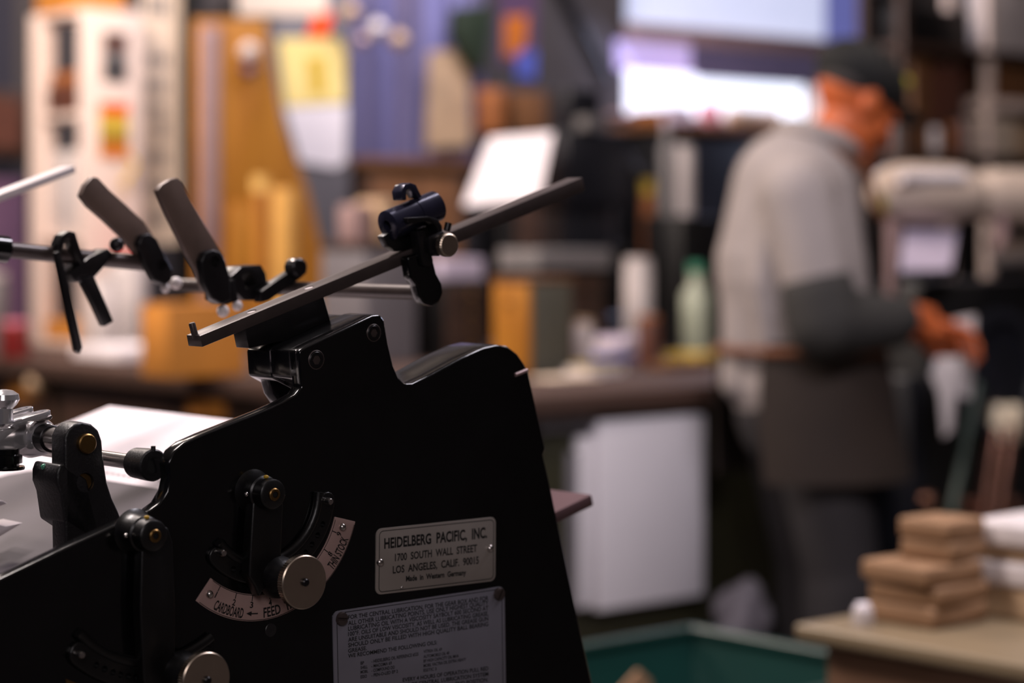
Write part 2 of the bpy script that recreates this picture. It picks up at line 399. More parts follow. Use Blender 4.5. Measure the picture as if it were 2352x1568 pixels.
zt(lt, 'LOS  ANGELES,  CALIF.  90015', 578, 570, 629, 1282, 489, 548, bold=.022)
zt(lt, 'Made  in  Western  Germany', 686, 650, 694, 1178, 598, 640, bold=.03)
strip(lt, [p + N * .0013 for p in rrect(quad_fn(FP(861, 1366), FP(1136, 1333), FP(863, 1214), FP(1137, 1186)), .035, 1.9)], .0004, N) if False else None
qi = lambda u, v: q(.022 + u * .956, .04 + v * .92) + N * .0001
strip(lt, rrect(qi, .03, w / h), .0005, N)
lt.make('lettering', 'ink', np_, smooth=0)
for p in ((872, 1291), (1125, 1259)):
    MB().ball(FP(*p, -.001), .0029, n=10).make('rivet', 'bright_steel', np_)
MB().ball(FP(922, 1349, -.0012), .0013, n=8).make('solder_spot', 'bright_steel', np_)
lp, q2, w2, h2 = plate('lubrication_plate', (762, 1404), (1157, 1345), (1161, 1640), (769, 1703), 'plate_blue', 'bluish grey lubrication instruction plate', .005)
lt = MB()
L = [('FOR THE CENTRAL LUBRICATION, FOR THE GEAR BOX AND FOR', 213, 970, 1004, 1360, 812, 848),
     ('ALL OTHER LUBRICATING POINTS, USE ONLY HIGHEST QUALITY', 213, 1018, 1053, 1360, 850, 886),
     ('LUBRICATING OIL WITH A VISCOSITY SAYBOLT 600 SECOND AT', 213, 1063, 1098, 1360, 893, 928),
     ('100\u00b0F. OILS OF LOW VISCOSITY, AS WELL AS LUBRICATING GREASE,', 213, 1108, 1142, 1360, 938, 972),
     ('ARE UNSUITABLE AND SHOULD NOT BE USED. THE GREASE GUN', 213, 1154, 1188, 1360, 980, 1014),
     ('SHOULD ONLY BE FILLED WITH HIGH QUALITY BALL BEARING', 213, 1199, 1233, 1360, 1024, 1058),
     ('GREASE.', 213, 1246, 1278, 366, 1222, 1254),
     ('WE RECOMMEND THE FOLLOWING OILS:', 213, 1288, 1320, 940, 1176, 1208),
     ('BP', 315, 1350, 1376, 343, 1346, 1372), ('SHELL', 315, 1388, 1412, 372, 1380, 1404), ('MOBIL', 315, 1424, 1448, 376, 1415, 1439), ('ESSO', 315, 1462, 1488, 366, 1455, 1480),
     ('- HEIDELBERG OIL REFERENCE 6525', 404, 1336, 1362, 788, 1274, 1300), ('- MACOMA 69', 404, 1375, 1400, 570, 1348, 1373), ('- COMPOUND DD', 404, 1412, 1437, 594, 1382, 1407), ('- PEN-O-LED EP 2', 404, 1450, 1476, 620, 1415, 1440),
     ('VITREA OIL 69', 830, 1256, 1280, 980, 1236, 1260), ('AUTOMOBILE OIL 40', 830, 1298, 1322, 1040, 1266, 1290), ('BP HIGH CAPACITY OIL MHA', 830, 1334, 1358, 1118, 1290, 1314), ('MOBIL VACTRA OIL EXTRA HEAVY', 830, 1372, 1397, 1176, 1318, 1342), ('ESSTIC 3', 830, 1410, 1434, 936, 1396, 1420),
     ('EVERY 4 HOURS OF OPERATION PULL RED', 660, 1485, 1516, 1360, 1388, 1420), ('HANDLE OF CENTRAL LUBRICATION SYSTEM', 560, 1544, 1575, 1360, 1434, 1466), ('AND RETURN TO ORIGINAL END POSITION.', 560, 1590, 1621, 1360, 1480, 1512)]
for a in L: zt(lt, a[0], *a[1:], dt=-.0016, bold=.014)
qi2 = lambda u, v: q2(.02 + u * .96, .028 + v * .955) + N * .0001
strip(lt, rrect(qi2, .02, w2 / h2), .0005, N)
lt.make('lettering', 'ink', lp, smooth=0)
for p, a in (((782, 1420), -8), ((1143, 1363), 62)):
    c = FP(*p)
    o = MB().lathe(c + N * .0008, N, [(0, .0049), (.0012, .0049), (.0026, .0042), (.003, .003)], 28).make('slotted_screw', 'gunmetal', lp)
    d = U * math.cos(R(a)) + ZV * math.sin(R(a)); e = ZV * math.cos(R(a)) - U * math.sin(R(a))
    cut(o, MB().obox(c + N * .0042, d, e, N, .006, .0009, .0022))

# feed and sheet stops: quadrant, lever and knurled knob
def polar(c, px, py, dt=0):
    s, t, z = ST(FP(px, py, dt)); a = math.atan2(s - c[0], c[1] - z); return a, math.hypot(s - c[0], z - c[1])
def pol(c, a, r, dt): return SZ(c[0] + r * math.sin(a), c[1] - r * math.cos(a), dt)
def sector(c, a0, a1, r0, r1, dt, n=24, rnd=False):
    pts = [pol(c, a0 + (a1 - a0) * i / n, r0, dt) for i in range(n + 1)]
    out = [pol(c, a1 + (a0 - a1) * i / n, r1, dt) for i in range(n + 1)]
    if rnd:
        rm, hw = (r0 + r1) / 2, (r1 - r0) / 2
        def cap(a, sg):
            o = pol(c, a, rm, dt); er = (pol(c, a, rm + hw, dt) - o); et = (pol(c, a + .01, rm, dt) - pol(c, a - .01, rm, dt)).normalized() * hw * sg
            return [o - er * math.cos(R(k)) + et * math.sin(R(k)) for k in range(30, 180, 30)]
        pts = pts + cap(a1, 1); out = out + list(reversed([p for p in cap(a0, -1)]))
        return pts + out
    return pts + out
def quadrant(c, a0, a1, r0, r1, holes, pins):
    o = MB().prism(sector(c, a0, a1, r0, r1, .0005, rnd=True), N * .0045).make('stop_quadrant', 'enamel_satin', press, bevel=.0012, seg=3)
    lip = MB(); n = 22; rr = .0011
    lip.tube([pol(c, a0 - .12 + (a1 - a0 + .24) * i / n, r0 - .0012, -.0028) for i in range(n + 1)], .0034, 12)
    lip.make('raised_lip', 'enamel_satin', o)
    k = MB()
    for a in holes: p = pol(c, a, (r0 + r1) / 2 + .0003, 0); k.cyl(p + N * .0015, p + N * .008, .0021, n=14)
    cut(o, k)
    for p in pins:
        b = FP(*p, -.004); MB().lathe(b, N, [(0, .0024), (.0075, .0024), (.0084, .0018)], 16).make('stop_pin', 'bright_steel', o)
    return o
def lever(boss, arm, hub, knob, tip):
    b = FP(*boss, -.024)
    arm_o = MB().prism([FP(*p, -.014) for p in arm], MD * .010).make('adjusting_lever', 'enamel_satin', press, bevel=.0016, seg=3)
    MB().lathe(b + MD * .0245, N, [(0, .0150), (.003, .0128), (.008, .0118), (.0135, .0115), (.0145, .0104), (.0235, .0098), (.0245, .0085)], 36).make('pivot_boss', 'enamel_satin', arm_o)
    MB().lathe(b, N, [(-.001, .0042), (.0012, .0042), (.0018, .0036), (.0018, .0022), (-.001, .0018)], 24).make('bushing', 'brass', arm_o)
    MB().cyl(b + N * .0005, b + N * .0012, .0019, n=16).make('dark_bore_disc', 'black_hole', arm_o)  # black disc painted in for the dark inside the hole
    MB().ball(b - U * .0135 + MD * .012, .0016, n=8).make('set_screw', 'bright_steel', arm_o)
    f = FP(*knob, -.042); h_ = MB(); s, t, z = ST(f); hc = SZ(s, z, -.016)
    h_.lathe(SZ(s, z, -.010), N, [(0, .0145), (.006, .0138), (.012, .0112), (.016, .0088), (.020, .0075), (.026, .007)], 32).make('knob_hub', 'enamel_satin', arm_o)
    kn = MB().lathe(f + MD * .0066, N, [(0, .0165), (.0007, .0178), (.0054, .0178)], 132, True, .028).make('knurled_knob', 'knob_steel', arm_o, smooth=0)
    MB().lathe(f + MD * .0013, N, [(0, .0177), (.0006, .0177), (.0013, .0170), (.00132, .003)], 64).make('knob_face', 'knob_steel', arm_o)
    MB().lathe(f, N, [(0, .0026), (.0016, .0026), (.0024, .0018)], 18).make('spindle_end', 'dark_steel', arm_o)
    MB().ball(b + ZV * .0112 - U * .002 + MD * .006, .0018, .0010, .0012, n=8).make('oil_mark', 'yellow_paint', arm_o)
    return arm_o
C1 = (.8268, 1.0790)
aL = polar(C1, 499, 1267)[0]; aR = polar(C1, 748, 1149)[0]
q1 = quadrant(C1, aL, aR, .0462, .0588, [polar(C1, *p)[0] for p in ((531, 1299), (549, 1309), (731, 1201), (718, 1225), (705, 1245), (690, 1262), (672, 1275), (650, 1290))], ((499, 1267), (744, 1149)))
lever((629, 1135), [(582, 1150), (576, 1250), (572, 1325), (586, 1346), (597, 1371), (610, 1348), (646, 1335), (648, 1250), (652, 1160), (646, 1128), (622, 1108), (592, 1120)], (614, 1300), (700, 1337), None)
CS1 = (.8266, 1.0760)
e0 = polar(CS1, 465, 1354)[0]; e1 = polar(CS1, 793, 1192)[0]
sp = MB().prism(sector(CS1, e0, e1, .0626, .0806, .0003, 40), N * .0013).make('scale_plate', 'scale_metal', press, bevel=.0004); sp['label'] = 'pinkish metal arc scale marked CARDBOARD and THIN STOCK'
lt = MB(); dl = -.0012
def arc_text(txt, p0, p1, rb, rt, bold=.02):
    a0, a1 = polar(CS1, *p0)[0], polar(CS1, *p1)[0]
    text_on(lt, txt, lambda u, v: pol(CS1, a0 + (a1 - a0) * u, rb + (rt - rb) * v, dl), bold)
arc_text('CARDBOARD', (486, 1398), (556, 1412), .0786, .0722)
arc_text('FEED  TABLE', (603, 1410), (702, 1370), .0786, .0722)
arc_text('THIN STOCK', (753, 1300), (796, 1236), .0786, .0722)
ar = polar(CS1, 563, 1410)[0]; at_ = polar(CS1, 590, 1409)[0]; rm = .0755
lt.face([pol(CS1, ar, rm, dl), pol(CS1, ar + (at_ - ar) * .45, rm + .0016, dl), pol(CS1, ar + (at_ - ar) * .45, rm - .0016, dl)])
lt.face([pol(CS1, ar + (at_ - ar) * .4, rm + .0004, dl), pol(CS1, at_, rm + .0004, dl), pol(CS1, at_, rm - .0004, dl), pol(CS1, ar + (at_ - ar) * .4, rm - .0004, dl)])
ks = {'1': (499, 1355), '2': (541, 1362), '3': (578, 1366), '4': (617, 1364), '8': (743, 1261), '9': (769, 1222)}
ang = {k: polar(CS1, *v)[0] for k, v in ks.items()}
for k in range(1, 10):
    a = ang.get(str(k), ang['4'] + (ang['8'] - ang['4']) * (k - 4) / 4)
    d = .0003 / .065
    lt.face([pol(CS1, a - d, .0632, dl), pol(CS1, a + d, .0632, dl), pol(CS1, a + d, .0672, dl), pol(CS1, a - d, .0672, dl)])
    text_on(lt, str(k), lambda u, v: pol(CS1, a - (.006 if k == 1 else .018) + (.012 if k == 1 else .036) * u, .0716 + (.0676 - .0716) * v, dl), .02)
for rr, a, b in ((.0632, e0 + .03, e1 - .03), (.0799, e0 + .03, e1 - .03)):
    strip(lt, [pol(CS1, a + (b - a) * i / 40, rr, dl) for i in range(41)], .0004, N, closed=False)
lt.make('lettering', 'ink', sp, smooth=0)
for p in ((481, 1364), (786, 1210)): MB().ball(FP(*p, -.0012), .0027, n=10).make('rivet', 'bright_steel', sp)
C2 = (.7453, 1.0571)
quadrant(C2, polar(C2, 176, 1502)[0], polar(C2, 470, 1520)[0], .0795, .0950, [polar(C2, x, y)[0] for x, y in ((212, 1528), (232, 1535), (252, 1541), (270, 1544), (288, 1547), (305, 1548), (322, 1548))], ((174, 1500),))
lever((355, 1230), [(326, 1240), (322, 1400), (330, 1560), (345, 1610), (395, 1610), (404, 1560), (404, 1400), (398, 1245), (388, 1212), (358, 1200), (334, 1214)], (394, 1514), (475, 1562), None)
MB().prism([FP(x, y, 0) for x, y in ((150, 1558), (185, 1572), (260, 1592), (330, 1598), (330, 1640), (150, 1610))], N * .0012).make('brass_scale', 'brass', press, bevel=.0003)

# slanting square bar on its carrier
DB = .041
bl, br_ = FP(465, 797, DB), FP(1345, 438, DB); tl_, tr_ = FP(460, 771, DB), FP(1338, 407, DB)
bar = MB().prism([bl, br_, tr_, tl_], MD * .0175).make('slide_bar', 'gunmetal', press, bevel=.0006)
bd = (br_ - bl).normalized(); bn = bd.cross(N).normalized(); bn = bn if bn.z > 0 else -bn
k = MB()
for p in ((575, 707), (707, 652)):
    c = FP(*p, DB + .0088); k.lathe(c - bn * .006, bn, [(0, .0034), (.003, .0034), (.0065, .0062), (.009, .0075)], 24)
cut(bar, k)
for p in ((575, 707), (707, 652)):
    c = FP(*p, DB + .0088); MB().lathe(c - bn * .0075, bn, [(0, .0033), (.004, .0033), (.0045, .003)], 20).make('screw_head', 'steel_satin', bar)
c = FP(447, 766, DB + .0088); MB().lathe(c - bn * .003, bn, [(0, .0023), (.010, .0023), (.0108, .0018)], 18).make('locating_pin', 'gunmetal', bar)
MB().prism([FP(*p, DB + .0005) for p in ((562, 752), (742, 675), (762, 745), (690, 775), (572, 800))], MD * .016).make('bar_carrier', 'dark_steel', press, bevel=.0008)
MB().prism([FP(x, y, .045) for x, y in ((612, 845), (648, 870), (668, 900), (676, 925), (648, 935), (628, 905))], MD * .012).make('carrier_strut', 'enamel', press, bevel=.001)

# guide clamp riding on the bar
DC = .040
cl = MB().prism([FP(*p, .040) for p in ((880, 542), (892, 566), (912, 578), (945, 572), (975, 547), (1000, 520), (985, 505), (940, 505), (905, 528))], MD * .008).make('guide_clamp', 'enamel_satin', press, bevel=.0012)
a, b = FP(889, 519, DC), FP(1003, 472, DC); bx = (b - a)
brl = MB().lathe(a, bx, [(0, .0098), (.0010, .0112), (bx.length * .55, .0112), (bx.length * .55 + .0003, .0107), (bx.length * .55 + .0008, .0114), (bx.length - .001, .0114), (bx.length, .0100)], 40).make('barrel', 'blued_steel', cl)
k = MB().cyl(a - bx.normalized() * .002, a + bx.normalized() * .012, .0042, n=20); cc = a + bx * .42 + bn * .0100 + N * .005; k.cyl(cc - (bn + N).normalized() * .004, cc + (bn + N).normalized() * .004, .0014, n=12); cut(brl, k)
MB().prism([FP(*p, .034) for p in ((925, 460), (922, 440), (930, 424), (944, 420), (956, 424), (962, 436), (970, 452), (962, 456), (952, 440), (942, 432), (934, 438), (934, 460))], MD * .012).make('tab', 'blued_steel', cl, bevel=.0008)
MB().prism([FP(*p, .024) for p in ((936, 500), (985, 497), (1006, 503), (1016, 518), (1018, 545), (1008, 552), (1006, 528), (998, 514), (984, 508), (938, 512))], MD * .012).make('strap', 'dark_steel', cl, bevel=.0008)
MB().prism([FP(*p, .026) for p in ((958, 530), (976, 528), (982, 545), (997, 600), (988, 612), (972, 610), (966, 580))], MD * .010).make('clamp_finger', 'dark_steel', cl, bevel=.0012)
MB().prism([FP(*p, .022) for p in ((985, 545), (1020, 530), (1028, 560), (1010, 590), (988, 580))], MD * .014).make('jaw', 'dark_steel', cl, bevel=.0012)
kc = FP(1033, 563, .012); MB().lathe(kc + MD * .0062, N, [(0, .0078), (.0006, .0087), (.0054, .0087), (.0062, .0078)], 72, True, .03).make('clamp_knob', 'knob_steel', cl, smooth=25)
MB().cyl(kc + MD * .005, kc + MD * .020, .0032, n=16).make('clamp_spindle', 'dark_steel', cl)
MB().cyl(FP(1026, 530, .03), FP(1030, 512, .03), .0026, n=14).make('grub_screw', 'dark_steel', cl)
arm = [(936, 590), (990, 572), (1004, 628), (1016, 650), (1020, 672), (1012, 694), (994, 704), (974, 698), (964, 680), (958, 655), (944, 640)]
MB().prism([FP(*p, .030) for p in arm], MD * .010).make('crank_arm', 'enamel', press, bevel=.002, seg=3)
pc = FP(990, 672, .036); rod_end = pc + MD * .36
MB().lathe(pc + N * .0045, MD, [(0, .0060), (.002, .0078), (.016, .0088), (.018, .0075), (.019, .0064)], 28).make('crank_collar', 'dark_steel', press)
rod = MB().cyl(pc + MD * .012, rod_end, .0056, n=24).make('suction_rod', 'gunmetal', press)

# grippers and blades on the far end of the rods
D2 = .215
blk = MB().prism([FP(*p, D2) for p in ((530, 635), (555, 612), (600, 608), (612, 628), (618, 668), (588, 690), (560, 690), (538, 665))], MD * .022).make('rod_clamp', 'dark_steel', press, bevel=.0012)
k = MB().prism([FP(*p, D2 - .01) for p in ((572, 632), (596, 622), (606, 652), (582, 664))], MD * .05); cut(blk, k)
MB().prism([FP(*p, D2 - .012) for p in ((600, 668), (672, 620), (700, 612), (706, 626), (690, 640), (620, 690), (600, 695))], MD * .010).make('link_arm', 'dark_steel', blk, bevel=.001)
kc = FP(690, 614, D2 - .02); MB().lathe(kc, MD, [(0, .0062), (.001, .0074), (.012, .0074), (.013, .006)], 32, True, .06).make('link_knob', 'dark_steel', blk)
MB().ball(FP(676, 604, D2 - .016), .0036, n=8).make('link_stud', 'bright_steel', blk)
def blade(px, thick, link, dt, white, m='paddle_steel', hole=None):
    c = Vector((0, 0, 0))
    o = MB().prism([FP(*p, dt) for p in px], MD * .007).make('gripper_blade', m, press, bevel=.001, seg=2)
    l = MB().prism([FP(*p, dt - .009) for p in link], MD * .009).make('blade_holder', 'dark_steel', o, bevel=.0018, seg=3)
    h = FP(*hole, dt - .009); cut(l, MB().cyl(h - N * .003, h + N * .003, .0042, n=18))
    for w in white:
        MB().ball(FP(*w[:2], dt - .002), w[2], n=10).make('rubber_tip', 'grey_white', o)
    return o
blade([(362, 438), (372, 424), (392, 412), (407, 408), (418, 418), (440, 462), (468, 512), (498, 560), (516, 588), (514, 640), (470, 668), (452, 620), (430, 580), (400, 520), (378, 474)], 0,
      [(462, 600), (470, 580), (490, 572), (508, 578), (520, 600), (530, 640), (532, 690), (510, 700), (490, 688), (470, 650)], D2, [(512, 714, .0050), (545, 702, .0042)], hole=(494, 600))
MB().prism([FP(*p, D2 - .004) for p in ((500, 655), (540, 640), (548, 690), (520, 700), (502, 690))], MD * .02).make('blade_bracket', 'dark_steel', press, bevel=.001)
D3 = .305
blade([(186, 450), (196, 425), (213, 406), (226, 408), (252, 436), (290, 470), (330, 508), (352, 540), (372, 580), (372, 615), (345, 625), (318, 590), (282, 545), (240, 505), (205, 475)], 0,
      [(318, 560), (326, 540), (344, 535), (362, 548), (382, 590), (398, 620), (396, 645), (378, 656), (354, 645), (336, 610)], D3, [(404, 650, .0052), (380, 662, .004)], hole=(372, 608))
r0, r1 = FP(-160, 556, D3 + .012), FP(345, 606, D3 + .004)
MB().cyl(r0, r1, .0062, n=22).make('gripper_rod', 'gunmetal', press)
MB().cyl(FP(-20, 569, D3 + .008), FP(14, 573, D3 + .008), .0105, n=22).make('rod_sleeve', 'enamel', press)
rc = MB().prism([FP(*p, D3 - .004) for p in ((160, 628), (205, 590), (250, 570), (262, 585), (232, 622), (208, 648), (175, 648))], MD * .02).make('rod_clamp', 'dark_steel', press, bevel=.0015)
MB().prism([FP(*p, D3 - .006) for p in ((188, 640), (216, 632), (262, 738), (240, 750))], MD * .008).make('pointed_finger', 'dark_steel', rc, bevel=.001)
MB().prism([FP(*p, D3 - .010) for p in ((128, 580), (138, 576), (160, 660), (190, 798), (184, 812), (176, 806), (150, 690))], MD * .006).make('spring_finger', 'dark_steel', rc, bevel=.0006)
MB().prism([FP(*p, D3 - .008) for p in ((132, 562), (142, 540), (158, 530), (174, 534), (182, 560), (196, 600), (186, 608), (170, 570), (162, 548), (150, 550), (142, 580))], MD * .012).make('spring_loop', 'dark_steel', rc, bevel=.0008)
MB().ball(FP(268, 562, D3), .006, n=8).make('wing_screw', 'dark_steel', rc)
D4 = .44
MB().prism([FP(*p, D4) for p in ((-260, 543), (172, 380), (175, 396), (-260, 566))], MD * .022).make('sheet_guide_bar', 'steel_satin', press, bevel=.0008)

# bearing bracket, shafts and gripper head on the left
DK = .060
bk = MB().prism([FP(*p, DK) for p in ((149, 1040), (149, 1004), (157, 986), (171, 974), (190, 969), (211, 974), (227, 988), (235, 1012), (238, 1048), (247, 1108), (258, 1142), (272, 1172), (302, 1250), (152, 1290), (149, 1160))], MD * .0185)
bk.bevel(.0018, 3)
m2 = MB().prism([FP(*p, DK) for p in ((149, 1068), (138, 1066), (131, 1086), (131, 1112), (140, 1136), (149, 1200), (240, 1260), (200, 1100))], MD * .034); m2.bevel(.0018, 3)
bk = bk.make('bearing_bracket', 'enamel_rough', press); bk['label'] = 'black crackle finish bearing bracket'
h = FP(196, 1108, DK); cut(bk, MB().cyl(h + MD * .0035, h + N * .004, .0064, n=32))
m2.make('rear_lobe', 'enamel_rough', bk)
MB().lathe(h + MD * .0038, N, [(0, .0062), (.0012, .0062), (.0016, .0058)], 32).make('recessed_pin', 'brass', bk)
h = FP(196, 1018, DK); MB().lathe(h + MD * .002, N, [(0, .0066), (.0052, .0066), (.006, .0058)], 36).make('pivot_pin', 'brass', bk)
MB().ball(FP(101, 1072, DK + .02), .0022, n=8).make('green_screw', 'green_glass', bk)
MB().cyl(h + MD * .016, h + MD * .20, .0078, n=28).make('upper_shaft', 'bright_steel', press)
ax = FP(352, 1068, .02)
MB().cyl(ax + MD * .012, ax + MD * .26, .0050, n=24).make('lower_shaft', 'bright_steel', press)
co = MB().lathe(ax + MD * .022, N, [(0, .0082), (.0012, .0100), (.016, .0106), (.022, .0106), (.0232, .0096)], 36).make('shaft_collar', 'enamel_rough', press)
MB().cyl(ax + ZV * .009, ax + ZV * .0125, .0016, n=10).make('collar_screw', 'enamel_rough', co)
MB().cyl(ax + N * .0008, ax + N * .0012, .0052, n=24).make('dark_bore_disc', 'black_hole', co)  # flat black disc in place of a shaded hole
DG = .118
gh = MB().prism([FP(*p, DG) for p in ((-60, 1000), (-10, 987), (0, 985), (28, 982), (28, 968), (48, 962), (62, 972), (66, 1000), (60, 1030), (40, 1040), (-60, 1058))], MD * .020).make('gripper_head', 'chrome', press, bevel=.0015, seg=3); gh['label'] = 'polished chrome gripper head'
MB().lathe(h + MD * .060, N, [(-.012, .0150), (0, .0128), (.005, .0108), (.006, .0098)], 32).make('neck', 'chrome', gh)
MB().lathe(h + MD * .0535, N, [(-.002, .0096), (.009, .0092), (.0095, .0086)], 28).make('dark_sleeve', 'dark_steel', gh)
c0, c1 = FP(20, 966, DG - .004), FP(92, 945, DG - .004)
dv = (c1 - c0).normalized(); upv = dv.cross(N).normalized(); upv = upv if upv.z > 0 else -upv
def tongue(c0, c1, hw, th, nm, slot=True):
    d = (c1 - c0).normalized(); pts = [c0 + MD * hw, c0 - MD * hw] + [c1 - MD * hw * math.cos(R(a)) + d * hw * math.sin(R(a)) for a in range(0, 181, 30)]
    o = MB().prism(pts, -upv * th).make(nm, 'chrome', gh, bevel=.0008)
    if slot:
        cut(o, MB().cyl(c1 + upv * .003 - d * .002, c1 - upv * .0012 - d * .002, .0042, n=18))
    return o
tongue(c0, c1, .0068, .0042, 'slotted_tongue')
tongue(c0 + MD * .018 + upv * .002, c1 + MD * .018 - dv * .002 + upv * .002, .006, .004, 'slotted_tongue')
MB().prism([FP(*p, DG - .006) for p in ((90, 960), (118, 953), (122, 956), (118, 963), (92, 968))], MD * .01).make('gripper_tip', 'bright_steel', gh, bevel=.0004)
MB().lathe(FP(9, 972, DG), ZV, [(0, .0062), (.010, .006), (.0125, .0085), (.016, .0105), (.0195, .0098), (.022, .006), (.0228, .002)], 32).make('cap_screw', 'chrome', gh)
MB().lathe(FP(15, 1078, DG), ZV, [(0, .0118), (.0012, .0122), (.0022, .0118), (.0024, .0085), (.0042, .0085), (.0044, .0105), (.0095, .0105), (.0105, .0085), (.014, .0085)], 28).make('clamp_nut', 'enamel', gh)

# inclined feed table with its paper
SL = math.tan(R(17.0)); KZ = lambda s: 1.0975 + (s - 1.009) * SL
INN = (ZV * math.cos(R(17)) - U * math.sin(R(17)))
def inc(s, t, up=0.0): return W(s, t, KZ(s)) + INN * up
ftb = MB().prism([inc(.40, T0 + .03, -.012), inc(1.012, T0 + .03, -.012), inc(1.012, 1.714, -.012), inc(.40, 1.714, -.012)], INN * .0115).make('feed_table', 'grey_plate', press, bevel=.001); ftb['label'] = 'sloping grey metal feed table'
MB().box(.62, 1.0, T0 + .05, 1.6, .84, .955).make('table_support', 'enamel', press, bevel=.006)
def steel(name, pts, th, m): return MB().prism([inc(*p) for p in pts], INN * th).make(name, m, press, bevel=.0006)
pts = [(.40, T0 + .035, .0032), (.877, T0 + .035, .0032), (.877, 1.585, .0032)] + [(.877 - .045 * (1 - math.cos(R(a))), 1.585 + .045 * math.sin(R(a)), .0032) for a in (25, 50, 75)] + [(.80, 1.632, .0032), (.40, 1.632, .0032)]
steel('smooth_plate', pts, .0016, 'grey_plate')
for pxs in (((-40, 1196), (14, 1208), (54, 1200), (-40, 1256)), ((-40, 1142), (8, 1150), (18, 1156), (-40, 1176))):
    MB().prism([FP(*p, .20) for p in pxs], MD * .03).make('side_stop', 'steel_satin', press, bevel=.0008)
ps = MB().prism([inc(.60, T0 + .06, .0002), inc(1.009, T0 + .06, .0002), inc(1.009, 1.71, .0002), inc(.60, 1.71, .0002)], INN * .0028).make('paper_stack', 'feed_paper', None, bevel=.0006)
tag(ps, 'white printing paper lying on the sloping feed table behind the press frame', 'paper')
k = MB()
for i in range(26):
    c = inc(.892, 1.36 + i * .0085, .0031); k.face([c + MD * .0020 + U * .0022, c - MD * .0020 + U * .0022, c - MD * .0020 - U * .0022, c + MD * .0020 - U * .0022])
k.make('printed_row', 'grey_mid', ps, smooth=0)
dd = (FP(1358, 1135, .06) - FP(1281, 1172, .06)).normalized()
e = FP(1360, 1134, .06); un = dd.cross(N).normalized(); un = un if un.z > 0 else -un
MB().prism([e, e - dd * .30, e - dd * .30 - un * .010, e - un * .010], MD * .16).make('delivery_board', 'board_brown', press, bevel=.002)['label'] = 'brownish delivery board jutting out on the right'
# ------------------------------------------------------------------ big work table
BZ = .92
wt = thing('workbench', 'large dark brown workbench with white panels in its olive front', 'workbench', W(3.7, 4.8, 0))
MB().prism([W(2.88, 3.40, BZ - .045), W(4.62, 3.40, BZ - .045), W(4.62, 5.05, BZ - .045), W(4.50, 5.05, BZ - .045), W(4.50, 6.24, BZ - .045), W(2.88, 6.24, BZ - .045)], (0, 0, .045)).make('worktop', 'bench_top', wt, bevel=.006)
MB().prism([W(2.93, 3.45, .08), W(4.57, 3.45, .08), W(4.57, 5.0, .08), W(4.45, 5.0, .08), W(4.45, 6.2, .08), W(2.93, 6.2, .08)], (0, 0, BZ - .126)).make('body', 'olive_dark', wt, bevel=.004)
MB().box(2.97, 4.42, 3.5, 6.15, 0, .079).make('plinth', 'black_matt', wt)
def front(px0, px1, y0, y1, name, m, label=None, d=.018):            # a panel on the -m face, from pixel corners
    t = 3.45 - d; a, b = PT(px0, y0, t), PT(px1, y1, t); s0, s1 = ST(a)[0], ST(b)[0]
    o = MB().box(s0, s1, t, 3.4505, b.z, a.z).make(name, m, wt, bevel=.003)
    if label: o['label'] = label
    return o
front(1375, 1618, 968, 1366, 'door', 'white_panel', 'white square door panel', .03)
front(1310, 1352, 1040, 1396, 'door', 'grey_panel', 'narrow grey door panel', .016)
front(1335, 1366, 1005, 1392, 'door', 'white_panel', 'narrow white door panel', .024)
front(1240, 1362, 938, 985, 'drawer', 'grey_panel', 'grey drawer front')
for y0, y1, t0, t1 in ((.62, .862, 3.6, 4.3), (.62, .862, 4.34, 5.2), (.62, .862, 5.25, 6.1)):
    d = MB().box(2.912, 2.9305, t0, t1, y0, y1).make('drawer', 'wood_dark', wt, bevel=.004)
    MB().box(2.906, 2.913, t0 + .06, t0 + .22, .812, .856).make('label_holder', 'kraft_orange', d, bevel=.002)
kp = PS(82, 882, 2.9); MB().ball(kp, .028, n=10).make('cream_knob', 'tan', wt)

def box_thing(name, label, cat, m, px0, px1, ytop, s=None, t=None, Y=None, ds=.1, dt=.1, z0=BZ, ztop=None, bevel=.004, group=None, edge='left'):
    """box in room axes; its nearest vertical corner sits where the ray (px, depth) meets; ds along u, dt along m"""
    pass

def bx(name, label, cat, m, s0, s1, t0, t1, z0, z1, bevel=.004, group=None, parent=None):
    o = MB().box(s0, s1, t0, t1, z0, z1).make(name, m, parent, bevel=bevel)
    return tag(o, label, cat, group) if parent is None else o
def face_m(px0, px1, y0, y1, t):                                     # s range and z range of a rectangle on plane t
    a, b = PT(px0, y0, t), PT(px1, y1, t); zt_ = (PT((px0 + px1) / 2, y0, t).z, PT((px0 + px1) / 2, y1, t).z)
    return ST(a)[0], ST(b)[0], zt_[1], zt_[0]
def face_u(px0, px1, y0, y1, s):                                     # t range (px0 is the deeper end) on plane s
    a, b = PS(px0, y0, s), PS(px1, y1, s); m_ = ((px0 + px1) / 2); return ST(b)[1], ST(a)[1], PS(m_, y1, s).z, PS(m_, y0, s).z

